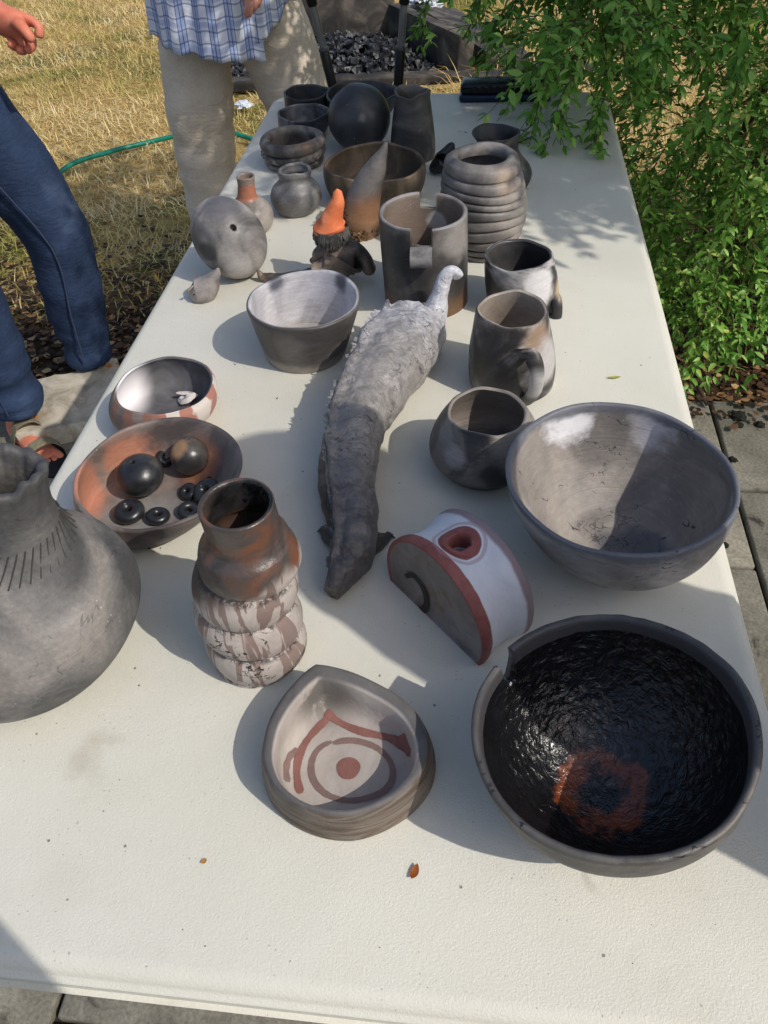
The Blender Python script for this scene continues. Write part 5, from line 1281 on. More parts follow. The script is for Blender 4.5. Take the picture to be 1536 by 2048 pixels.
def person_check():
    Y = 2.28; o = np.array([-.2, 2.3, 0])
    root = empty('person', o, 'person in beige trousers and blue checked shirt beyond the table', 'person')
    g = lambda x, y_, dy=0: np.array(atY(x, y_, Y+dy))
    J = dict(pelvis=(-.23, 2.34, .90), waist=(-.23, 2.34, 1.05), chest=(-.23, 2.33, 1.28), neckb=(-.19, 2.32, 1.44), neck=(-.18, 2.31, 1.50), jaw=(-.17, 2.29, 1.56), head=(-.17, 2.30, 1.63), crown=(-.17, 2.31, 1.70),
             lsh=(-.41, 2.34, 1.38), lel=(-.50, 2.40, 1.12), lwr=(-.44, 2.38, .90), rsh=(.01, 2.30, 1.38), rel=(.08, 2.22, 1.12),
             lhip=(-.33, 2.32, .80), rhip=(-.13, 2.34, .80))
    J['rwr'] = g(512, -55, -.19)
    J['lkn'] = g(398, 235, 0); J['lan'] = np.array([-.36, 2.27, .09]); J['rkn'] = g(585, 175, .06); J['ran'] = np.array([.04, 2.42, .09])
    J['lheel'] = J['lan']+[0, .03, -.05]; J['rheel'] = J['ran']+[0, .03, -.05]; J['lball'] = J['lan']+[.02, -.13, -.05]; J['rball'] = J['ran']+[.03, -.13, -.05]
    nodes, ed = human(J, {'rwr': .031})
    gg = lambda x, y_, dy=0: tuple(atY(x, y_, Y-.19+dy))
    nodes['palm'] = (*gg(508, -22), (.03, .02)); ed.append(('rwr', 'palm'))
    for i, pts in enumerate(([gg(496, 0), gg(494, 20, .0), gg(493, 36, .01)], [gg(504, 2, -.006), gg(501, 18, -.004), gg(498, 33, .004)], [gg(512, 0, -.006), gg(510, 12, -.004), gg(505, 22, .006)], [gg(519, -4, 0), gg(518, 6, 0), gg(514, 14, .006)], [gg(492, -26, .02), gg(486, -12, .022), gg(486, 2, .024)])):
        finger_chain(nodes, ed, 'palm', 'f%d_' % i, pts, .0095)
    hand_nodes(nodes, ed, np.array(J['lwr']), 'lwr', (.1, -.2, -1), (.3, -1, 0), (-1, 0, 0), .4, key='lh')
    face_nodes(nodes, ed, J, (.2, -.98, 0))
    L = lambda p: (p[0]-o[0], p[1]-o[1], p[2])
    nodes = {k: (v[0]-o[0], v[1]-o[1], v[2], v[3]) for k, v in nodes.items()}
    skin('body', nodes, ed, skin_mat('fair_skin', (208, 140, 116), (224, 164, 142)), root, 2)
    Jl = {k: L(v) for k, v in J.items()}
    face_parts(root, Jl, (.2, -.98, 0), plain('white_hair', (190, 184, 176), .8))
    tm_ = cloth('beige_linen', (208, 192, 170), (224, 211, 192), 700, .3)
    q = lambda k, r, dz=0: (Jl[k][0], Jl[k][1], Jl[k][2]+dz, r)
    mid = lambda a, b, f_, r: (*(np.array(Jl[a])*(1-f_)+np.array(Jl[b])*f_), r)
    jn = dict(pelvis=q('pelvis', .17), wb=q('waist', .16, -.03), lhip=q('lhip', .125), lth=mid('lhip', 'lkn', .5, .118), lkn=q('lkn', .102), lcalf=mid('lkn', 'lan', .5, .094), lhem=mid('lkn', 'lan', .82, .095), lh2=mid('lkn', 'lan', .9, .093),
              rhip=q('rhip', .125), rth=mid('rhip', 'rkn', .5, .122), rkn=q('rkn', .108), rcalf=mid('rkn', 'ran', .5, .105), rhem=mid('rkn', 'ran', .86, .095))
    def tw2(c): return wrinkle(7, .007, 4, 12)(c)+.0045*mnoise.noise(Vector((c.x*4, c.y*4, c.z*38+c.x*9)))
    skin('trousers', jn, [('pelvis', 'wb'), ('pelvis', 'lhip'), ('lhip', 'lth'), ('lth', 'lkn'), ('lkn', 'lcalf'), ('lcalf', 'lhem'), ('lhem', 'lh2'), ('pelvis', 'rhip'), ('rhip', 'rth'), ('rth', 'rkn'), ('rkn', 'rcalf'), ('rcalf', 'rhem')], tm_, root, 3, wr=tw2)
    # checked shirt hanging open over the hips: a draped sheet round the body
    t = NT('blue_check'); uv = t.n('ShaderNodeAttribute', attribute_name='drape'); sv_ = t.n('ShaderNodeSeparateXYZ'); t.l(uv.outputs['Vector'], sv_.inputs[0])
    u, v = sv_.outputs[0], sv_.outputs[1]
    def bands(x, per, w):
        f_ = t.math('FRACT', t.math('DIVIDE', x, per)); return t.math('MULTIPLY', t.step(f_, .5-w-.02, .5-w+.02), t.step(f_, .5+w+.02, .5+w-.02))
    def lines(x, per, w): 
        f_ = t.math('FRACT', t.math('DIVIDE', x, per)); return t.step(t.math('ABSOLUTE', t.math('SUBTRACT', f_, .5)), w, w-.06)
    white = lin((226, 229, 238)); lb = lin((150, 170, 214)); nb = lin((74, 94, 148))
    c = t.mix(t.math('MULTIPLY', bands(u, .062, .17), .7), white, lb)
    c = t.mix(t.math('MULTIPLY', bands(v, .056, .11), .5), c, lb)
    c = t.mix(t.math('MULTIPLY', t.math('MULTIPLY', lines(u, .0125, .16), bands(u, .062, .3)), .85), c, nb)
    c = t.mix(t.math('MULTIPLY', lines(v, .028, .10), .6), c, nb)
    shm = t.out(c, .8, t.bump(t.noise(60, 4, .6, .6, t.vec((1, 1, 2.4))), .35, .006), Specular_IOR_Level=.15)
    nu, nv = 110, 46; V = []; D = []
    for j in range(nv):
        k = j/(nv-1)
        for i in range(nu):
            a = 2*math.pi*(i/(nu-1))*1.03
            # opening at the front right (towards the camera), hem dips towards it
            th = a-math.radians(62); dg_ = math.degrees(th)
            zt = 1.30; zb = float(np.interp(dg_, [-62, -45, -10, 60, 150, 190, 225, 309], [.745, .775, .84, .82, .79, .765, .755, .715]))
            z = zt+(zb-zt)*k
            rx = .185+.02*k+.006*i/nu; ry = .15+.07*k+.006*i/nu
            fold = .010*k*math.sin(9*th+2)+.006*k*math.sin(17*th+4*k)
            x, y_ = (rx+fold)*math.cos(th), (ry+fold)*math.sin(th)
            V.append((x-.035, y_+.04, z+.004*math.sin(23*th)*k)); D.append((a*.29, z, 0))
    Fs = ringfaces(nv, nu, closed=False)
    o2 = mk('checked_shirt', V, Fs, shm, root)
    at = o2.data.attributes.new('drape', 'FLOAT_VECTOR', 'POINT'); at.data.foreach_set('vector', np.array(D, np.float32).ravel())
    so_ = o2.modifiers.new('cloth', 'SOLIDIFY'); so_.thickness = .0025
    sl = dict(ls=q('lsh', .09), lel=mid('lsh', 'lel', .9, .075), lfo=mid('lel', 'lwr', .6, .06)); 
    sl2 = dict(c=q('chest', .20, .03), ls=q('lsh', .095), lel=q('lel', .075), rs=q('rsh', .095), rel=q('rel', .075), nb=q('neckb', .09, -.02))
    sm_ = cloth('blue_cotton', (150, 166, 205), (186, 196, 224))
    skin('sleeves', sl2, [('c', 'ls'), ('ls', 'lel'), ('c', 'rs'), ('rs', 'rel'), ('c', 'nb')], sm_, root, 3, wr=wrinkle(4, .006))
    shoe = plain('tan_shoe', (84, 66, 50), .6)
    for k in ('l', 'r'):
        a, b = np.array(Jl[k+'heel']), np.array(Jl[k+'ball'])
        P = smoothpts([a+[0, .05, -.002], a, (a+b)/2+[0, 0, .012], b, b+[0, -.075, -.008]], 24)
        V, Fs = sweep(P, np.interp(np.linspace(0, 1, 24), [0, .1, .5, .85, 1], [.01, .04, .042, .048, .012]), np.interp(np.linspace(0, 1, 24), [0, .1, .5, .85, 1], [.01, .045, .045, .036, .012]), ns=20)
        V = [(p[0], p[1], max(p[2], .004)) for p in V]
        mk('shoe', V, Fs, shoe, root)
person_check()

# two people out of view whose shadows fall across the table
def bystander(base, face, label, shirtc, scale=1.0, arms=None):
    root = empty('person', base, label, 'person')
    f_ = np.array([math.cos(face), math.sin(face), 0]); s = np.array([-f_[1], f_[0], 0]); b = np.array([0, 0, 0.])
    P = lambda fo, si, z: tuple((f_*fo+s*si+np.array([0, 0, z]))*scale)
    J = dict(pelvis=P(0, 0, .95), waist=P(0, 0, 1.08), chest=P(.01, 0, 1.30), neckb=P(.0, 0, 1.44), neck=P(.01, 0, 1.50), jaw=P(.04, 0, 1.55), head=P(.03, 0, 1.62), crown=P(.02, 0, 1.68),
             lsh=P(0, .185, 1.39), lel=P(.02, .24, 1.12), lwr=P(.10, .22, .90), rsh=P(0, -.185, 1.39), rel=P(.02, -.24, 1.12), rwr=P(.10, -.22, .90),
             lhip=P(0, .09, .86), lkn=P(.02, .10, .49), lan=P(0, .11, .09), lheel=P(-.03, .11, .045), lball=P(.12, .12, .045), rhip=P(0, -.09, .86), rkn=P(.02, -.10, .49), ran=P(0, -.11, .09), rheel=P(-.03, -.11, .045), rball=P(.12, -.12, .045))
    if arms: J.update({k: tuple(np.array(v)-np.array(base)) for k, v in arms.items()})
    nodes, ed = human(J, {})
    dL = np.array(J['lwr'])-np.array(J['lel']); dR = np.array(J['rwr'])-np.array(J['rel'])
    hand_nodes(nodes, ed, np.array(J['lwr']), 'lwr', dL, -s+f_*.3, s*.6+[0, 0, .8], .5, key='lh')
    hand_nodes(nodes, ed, np.array(J['rwr']), 'rwr', dR, s+f_*.3, -s*.6+[0, 0, .8], .5, key='rh')
    face_nodes(nodes, ed, J, f_)
    skin('body', nodes, ed, skin_mat('warm_skin', (204, 138, 112), (220, 158, 134)), root, 2)
    face_parts(root, J, f_, plain('brown_hair', (70, 52, 40), .8))
    q = lambda k, r, dz=0: (J[k][0], J[k][1], J[k][2]+dz, r)
    mid = lambda a, c, t_, r: (*(np.array(J[a])*(1-t_)+np.array(J[c])*t_), r)
    skin('trousers', dict(p=q('pelvis', .145), w=q('waist', .135, -.03), a=q('lhip', .11), b=q('lkn', .085), c=mid('lkn', 'lan', .95, .072), d=q('rhip', .11), e=q('rkn', .085), f=mid('rkn', 'ran', .95, .072)), [('p', 'w'), ('p', 'a'), ('a', 'b'), ('b', 'c'), ('p', 'd'), ('d', 'e'), ('e', 'f')], cloth('dark_twill', (50, 52, 58), (70, 72, 78)), root, 2)
    skin('shirt', dict(c=q('chest', .17), w=q('waist', .16), h=q('pelvis', .16, .04), n=q('neckb', .085, -.03), a=q('lsh', .09), b=mid('lsh', 'lel', .7, .07), d=q('rsh', .09), e=mid('rsh', 'rel', .7, .07)), [('c', 'w'), ('w', 'h'), ('c', 'n'), ('c', 'a'), ('a', 'b'), ('c', 'd'), ('d', 'e')], cloth('plain_cotton', shirtc, tuple(min(255, x+24) for x in shirtc)), root, 3, wr=wrinkle(3, .006))
bystander((1.13, 0.045, 0.012), math.radians(74), 'person in a plain shirt standing at the near right table corner', (150, 70, 60), 1.0)
bystander((.62, -.62, 0.012), math.radians(97), 'person standing at the short table end, arms raised to take a picture', (90, 110, 120), 1.0,
          arms=dict(rel=(.84, -.40, 1.20), rwr=(.66, -.26, 1.31), lel=(.38, -.42, 1.18), lwr=(.45, -.27, 1.30)))

# ------------------------------------------------------------------ poles leaning behind the table
tube = plain('steel_tube', (112, 114, 112), .35, Metallic=.3); grip = plain('black_grip', (14, 14, 15), .5, .2)
def pole(p0, p1, label):
    p0, p1 = np.array(p0), np.array(p1); d = (p1-p0)/(p1[2]-p0[2])
    at = lambda z: p0+d*(z-p0[2])
    base = at(.02); root = empty('long_pole', base, label, 'pole')
    def seg(n, z0, z1, r, m, bev=.002):
        a, b = at(z0)-base, at(z1)-base; t_ = (b-a)/np.linalg.norm(b-a)
        V, Fs = sweep([a, a+t_*bev, b-t_*bev, b], [r-bev*.6, r, r, r-bev*.6], ns=18); mk(n, V, Fs, m, root)
    seg('tube', .03, 1.55, .0085, tube); seg('lower_grip', .665, .80, .0118, grip); seg('upper_grip', .893, 1.02, .0118, grip); seg('end_cap', .02, .06, .011, grip); seg('collar', .80, .808, .0128, plain('grey_collar', (70, 72, 72), .4))
pole((.117, 1.93, .735), (.086, 1.93, .905), 'thin steel pole with black grips by the table corner')
pole((.280, 1.93, .733), (.299, 1.93, .905), 'thin steel pole with black grips behind the tall vase')

# ------------------------------------------------------------------ fire pit
pitm = clay('sooty_concrete', [(.2, (34, 31, 29)), (.5, (56, 51, 46)), (.8, (88, 80, 71))], 6, 3.3, rough=(.8, .95), bump=.6, finger=.6)
pit = empty('fire_pit', (-.30, 4.85, 0), 'square fire pit of sooty concrete slabs filled with charcoal', 'fire pit')
def pslab(dims, loc, rot): return bevel_box('kerb_slab', dims, .012, pitm, pit, loc, rot, 2, .004)
A, B, Cc, D_ = [atZ(*q, 0.06) for q in ((640, 168), (890, 158), (765, 55), (560, 75))]
ctr = np.array([-.30, 4.85, 0])
def between(p, q, w, hgt, tilt=0, dz=.06):
    p, q = np.array(p), np.array(q); c = (p+q)/2-ctr; a = math.atan2(q[1]-p[1], q[0]-p[0])
    pslab((np.linalg.norm(q-p)+.05, w, hgt), (c[0], c[1], dz), (tilt, 0, a))
between((-.95, 4.27, 0), (.40, 4.36, 0), .11, .05, 0, .012)
between((-1.0, 4.98, 0), (-.08, 5.05, 0), .07, .26, -.12, .10)
between((.36, 4.42, 0), (-.06, 5.05, 0), .09, .22, .1, .08)
between((-1.04, 4.30, 0), (-1.04, 4.98, 0), .10, .16, 0, .06)
between((.60, 4.50, 0), (.16, 5.45, 0), .30, .06, .22, .05)
between((.50, 4.22, 0), (.95, 4.50, 0), .24, .05, 0, .02)
V, Fs = box(-.72, .62, -.56, .16, -.03, .012); mk('ash_bed', V, Fs, plain('ash', (34, 32, 30), .95, .8, 60), pit, smooth=False)
R0 = random.Random(31); V = []; Fs = []
for i in range(1900):
    x, y_ = R0.uniform(-.66, .56), R0.uniform(-.50, .12)
    if x > .60-(y_+.48)*.7: continue
    z = .012+.11*max(0, 1-((x+.02)/.55)**2-((y_+.18)/.36)**2)*R0.random()**.6
    if i > 1550: x, y_, z = R0.uniform(-.62, -.02), R0.uniform(.24, .72), R0.uniform(.0, .03)
    s_ = R0.uniform(.008, .026); c0 = np.array([x, y_, z])
    rot = np.array(Matrix.Rotation(R0.uniform(0, 6), 3, Vector((R0.uniform(-1, 1), R0.uniform(-1, 1), R0.uniform(-1, 1))).normalized()))
    bx = np.array([(a*R0.uniform(.6, 1.2), b*R0.uniform(.4, .8), c*R0.uniform(.3, .7)) for a in (-1, 1) for b in (-1, 1) for c in (-1, 1)])*s_
    k = len(V); V += [tuple(c0+rot @ p) for p in bx]; Fs += [tuple(k+q for q in f_) for f_ in ((0, 1, 3, 2), (4, 6, 7, 5), (0, 4, 5, 1), (2, 3, 7, 6), (0, 2, 6, 4), (1, 5, 7, 3))]
t = NT('charcoal'); c = t.ramp(t.noise(30, 3), [(.35, lin((20, 20, 21))), (.55, lin((44, 44, 46))), (.72, lin((120, 120, 122)))])
cm = t.out(c, .42, t.bump(t.noise(140, 4), .5, .004))
ch = mk('charcoal', V, Fs, cm, pit, smooth=False); ch['kind'] = 'stuff'
# crumpled white foil
def crumple(name, p, r, label, seed, flat=.6):
    bm = bmesh.new(); bmesh.ops.create_icosphere(bm, subdivisions=4, radius=1)
    for v in bm.verts:
        n_ = mnoise.noise(v.co*2.2+Vector((seed, 0, 0)))*.45+abs(mnoise.noise(v.co*5.5+Vector((0, seed, 0))))*.5
        v.co = v.co*(.7+n_)*r; v.co.z *= flat
    me = bpy.data.meshes.new(name); bm.to_mesh(me); bm.free(); me.materials.append(plain('white_foil', (214, 218, 226), .4, .3)); finish(me, True, 22)
    zmin = min(v.co.z for v in me.vertices)
    o = link(name, me, None, (p[0], p[1], -zmin)); tag(o, label, 'foil')
crumple('crumpled_foil', atZ(848, 26, .04), .13, 'large crumpled white foil on the grass past the fire pit', 3)
crumple('crumpled_foil', atZ(487, 208, .02), .045, 'small scrap of shiny crumpled foil on the grass', 8, .4)

# garden hose
hp_ = [atZ(*q, .015) for q in ((120, 352), (150, 338), (200, 317), (250, 296), (320, 281), (400, 272), (440, 271), (475, 272), (500, 277), (540, 300), (600, 330))]
V, Fs = sweep(smoothpts(hp_, 90), [.0105]*90, ns=12, fn=lambda p, k, a: (p[0], p[1], p[2]+.012*math.sin(k*14)+.012))
tag(mk('garden_hose', V, Fs, plain('hose_green', (18, 122, 100), .35)), 'green garden hose curving across the dry grass', 'hose')

# rough stone at the edge of the grass
bm = bmesh.new(); bmesh.ops.create_cube(bm, size=1); bmesh.ops.subdivide_edges(bm, edges=bm.edges, cuts=14, use_grid_fill=True)
for v in bm.verts:
    v.co = Vector((v.co.x*.30, v.co.y*.24, v.co.z*.06))
    v.co += Vector((nz(v.co, 9, 2)*.03, nz(v.co, 9, 5)*.03, nz(v.co, 12, 8)*.012+nz(v.co, 40, 8)*.004))
me = bpy.data.meshes.new('stepping_stone'); bm.to_mesh(me); bm.free()
t = NT('pale_stone'); n_ = t.noise(14, 6, .65, .6); c = t.ramp(n_, [(.3, lin((128, 118, 102))), (.55, lin((184, 174, 156))), (.68, lin((196, 188, 172)))]); c = t.mix(t.step(t.noise(11, 4, .6, 0, t.vec((1, 1, 1), (.4, .1, 0))), .56, .64), c, lin((170, 112, 48)))
me.materials.append(t.out(c, .85, t.bump(t.noise(90, 5), .6, .004))); finish(me, True, 50)
sp_ = atZ(145, 835, .03)
tag(link('stepping_stone', me, None, (sp_[0], sp_[1]+.02, .055), (0, 0, .5)), 'pale rough stone slab by the sandalled foot', 'stone')

# ------------------------------------------------------------------ grass, litter, soil
rng = np.random.default_rng(5)
def attr_mat(name, stops, rough=.7, trans=0.0, patch=None):
    t = NT(name); a = t.n('ShaderNodeAttribute', attribute_name='rnd')
    c = t.ramp(a.outputs['Fac'], [(p, lin(q)) for p, q in stops])
    if patch:
        g_ = t.ramp(a.outputs['Fac'], [(p, lin(q)) for p, q in patch])
        m_ = t.step(t.math('ADD', t.noise(1.4, 5, .6, .4), t.math('MULTIPLY', t.math('SUBTRACT', a.outputs['Fac'], .5), .12)), .50, .60)
        c = t.mix(m_, c, g_)
    m = t.out(c, rough, None, Specular_IOR_Level=.25)
    if trans:
        tr = t.n('ShaderNodeBsdfTranslucent'); t.l(c, tr.inputs[0]); mx = t.n('ShaderNodeMixShader'); mx.inputs[0].default_value = trans
        t.l(t.b.outputs[0], mx.inputs[1]); t.l(tr.outputs[0], mx.inputs[2]); t.l(mx.outputs[0], t.t.nodes['Material Output'].inputs[0])
    return m
def blades(n, xr, yr, lenr, wid, keep, flat=.42):
    x = rng.uniform(*xr, n); y = rng.uniform(*yr, n); k = keep(x, y); x, y = x[k], y[k]; n = len(x)
    L = rng.uniform(*lenr, n); a = rng.uniform(0, 2*np.pi, n); el = np.clip(rng.normal(flat, .35, n), .03, 1.45); w = wid*rng.uniform(.6, 1.3, n)
    d = np.stack([np.cos(a), np.sin(a)], 1); s = np.stack([-np.sin(a), np.cos(a)], 1)
    z0 = np.array([gz(px, py) for px, py in zip(x, y)])
    V = np.zeros((n, 5, 3)); b = np.stack([x, y], 1)
    bend = rng.uniform(.1, .8, n)
    m = b+d*(L*.55*np.cos(el))[:, None]; mz = z0+L*.55*np.sin(el)
    e2 = np.clip(el-bend, -.2, 1.5); tp = m+d*(L*.5*np.cos(e2))[:, None]; tz = np.maximum(mz+L*.5*np.sin(e2), z0+.002)
    V[:, 0, :2] = b-s*w[:, None]; V[:, 1, :2] = b+s*w[:, None]; V[:, 0, 2] = z0-.004; V[:, 1, 2] = z0-.004
    V[:, 2, :2] = m+s*w[:, None]*.8; V[:, 3, :2] = m-s*w[:, None]*.8; V[:, 2, 2] = mz; V[:, 3, 2] = mz
    V[:, 4, :2] = tp; V[:, 4, 2] = tz
    i = np.arange(n)*5
    Fc = np.concatenate([np.stack([i, i+1, i+2], 1), np.stack([i, i+2, i+3], 1), np.stack([i+3, i+2, i+4], 1)])
    r = np.repeat(rng.random(n), 5)
    return V.reshape(-1, 3), Fc, r
inpit = lambda x, y: (x > -1.1) & (x < .55) & (y > 4.2) & (y < 5.1+.0*x)
def kg(x, y):
    edge = 2.28+.45*np.sin(x*2.1+.5)*.4+.35*(x > .1)+np.clip(x, 0, 2)*.5
    return (~inpit(x, y)) & (rng.random(len(x)) < np.clip((y-edge+.25)/.5, 0.03, 1)) & (y > 1.72)
Va, Fa, Ra = blades(115000, (-3.6, 1.6), (1.7, 7.2), (.03, .085), .0019, kg)
gmat = attr_mat('dry_grass', [(0, (196, 160, 92)), (.3, (232, 204, 136)), (.7, (246, 228, 172)), (1, (252, 242, 204))], .7, .35, patch=[(0, (96, 104, 44)), (.4, (158, 158, 78)), (.75, (204, 192, 112)), (1, (240, 222, 158))])
tag(raw('grass', Va, Fa, gmat, Ra), 'dry straw-coloured lawn with greenish patches', 'grass', kind='stuff')
# straw scattered near the pit
Vb, Fb, Rb = blades(900, (.3, 1.2), (3.9, 4.7), (.08, .2), .0022, lambda x, y: (y > 3.7+.0*x), .15)
tag(raw('straw', Vb, Fb, attr_mat('straw_yellow', [(0, (170, 132, 70)), (1, (226, 196, 130))], .6), Rb), 'loose yellow straw strewn by the fire pit', 'straw', kind='stuff')
def flakes(n, fx, size, seed, zf=lambda x, y: .004):
    r = np.random.default_rng(seed); P = fx(r, n); n = len(P)
    V = np.zeros((n, 6, 3)); L = r.uniform(*size, n); W_ = L*r.uniform(.25, .45, n); a = r.uniform(0, 6.28, n); c, s = np.cos(a), np.sin(a); cu = r.uniform(-.3, .5, n)*L
    loc = [(-.5, 0, 0), (-.15, .5, .5), (.2, .45, .6), (.5, 0, .3), (.2, -.45, .6), (-.15, -.5, .5)]
    ti = r.uniform(-.5, .5, n)
    for j, (u, v, w) in enumerate(loc):
        x = u*L; y = v*W_*2; V[:, j, 0] = P[:, 0]+c*x-s*y; V[:, j, 1] = P[:, 1]+s*x+c*y; V[:, j, 2] = P[:, 2]+.003+np.abs(cu)*w*1.2+np.abs(ti*x)*1.4
    i = np.arange(n)*6
    Fc = np.concatenate([np.stack([i, i+1, i+2, i+3], 1)[:, ::-1], np.stack([i, i+3, i+4, i+5], 1)[:, ::-1]])
    return V.reshape(-1, 3), Fc, np.repeat(r.random(n), 6)
def fx1(r, n):
    x = r.uniform(-1.5, .3, n); y = r.normal(1.98, .27, n); k = (y > 1.62); x, y = x[k], y[k]
    return np.stack([x, y, [gz(a, b)+.004 for a, b in zip(x, y)]], 1)
def fx2(r, n):
    x = r.uniform(.72, 2.0, n); y = r.normal(1.85, .17, n); k = (y > 1.5); x, y = x[k], y[k]
    return np.stack([x, y, [gz(a, b)+.006 if b > 1.66 else .036 for a, b in zip(x, y)]], 1)
lit = attr_mat('leaf_litter', [(0, (38, 29, 21)), (.4, (66, 48, 34)), (.7, (100, 74, 50)), (.9, (146, 112, 76)), (1, (190, 156, 112))], .7, .1)
Vc, Fc_, Rc = flakes(5200, fx1, (.010, .034), 3); V2, F2, R2 = flakes(3200, fx2, (.008, .03), 4)
tag(raw('leaf_litter', np.concatenate([Vc, V2]), np.concatenate([Fc_, F2+len(Vc)]), lit, np.concatenate([Rc, R2])), 'brown dead leaves littering the soil beside the paving', 'leaf litter', kind='stuff')

# moss clumps and twig on the slabs
mossm = plain('dark_moss', (26, 28, 20), .95, .9, 200)
for i, (x, y_, s_, lb_) in enumerate([(1476, 833, .020, 'biggest dark moss clump on the slab joint'), (1490, 800, .012, 'small moss clump closest to the leaf litter'), (1466, 920, .010, 'moss clump on the joint level with the big bowl'), (1462, 1026, .012, 'moss clump by the corner where three slabs meet'), (1520, 850, .012, 'moss clump out on a slab face, off the joint'), (1478, 850, .011, 'moss clump touching the biggest moss clump'), (1450, 1090, .008, 'smallest moss clump, close beside the table edge')]):
    bm = bmesh.new(); bmesh.ops.create_icosphere(bm, subdivisions=3, radius=s_)
    for v in bm.verts: v.co *= 1+.5*mnoise.noise(v.co*160+Vector((i, 0, 0))); v.co.z = max(v.co.z*.6, -.003)
    me = bpy.data.meshes.new('moss_clump'); bm.to_mesh(me); bm.free(); me.materials.append(mossm); finish(me, True, 60)
    p = atZ(x, y_, .033); tag(link('moss_clump', me, None, (p[0], p[1], .033)), lb_, 'moss', 'moss clumps on the slab joint')
tw = [atZ(*q, .038) for q in ((1362, 742), (1385, 762), (1402, 785), (1413, 810))]
V, Fs = sweep(smoothpts(tw, 20), np.linspace(.006, .004, 20), ns=8); tag(mk('fallen_twig', V, Fs, plain('twig_bark', (78, 66, 52), .9)), 'bent grey twig lying on the paving by the table', 'twig')

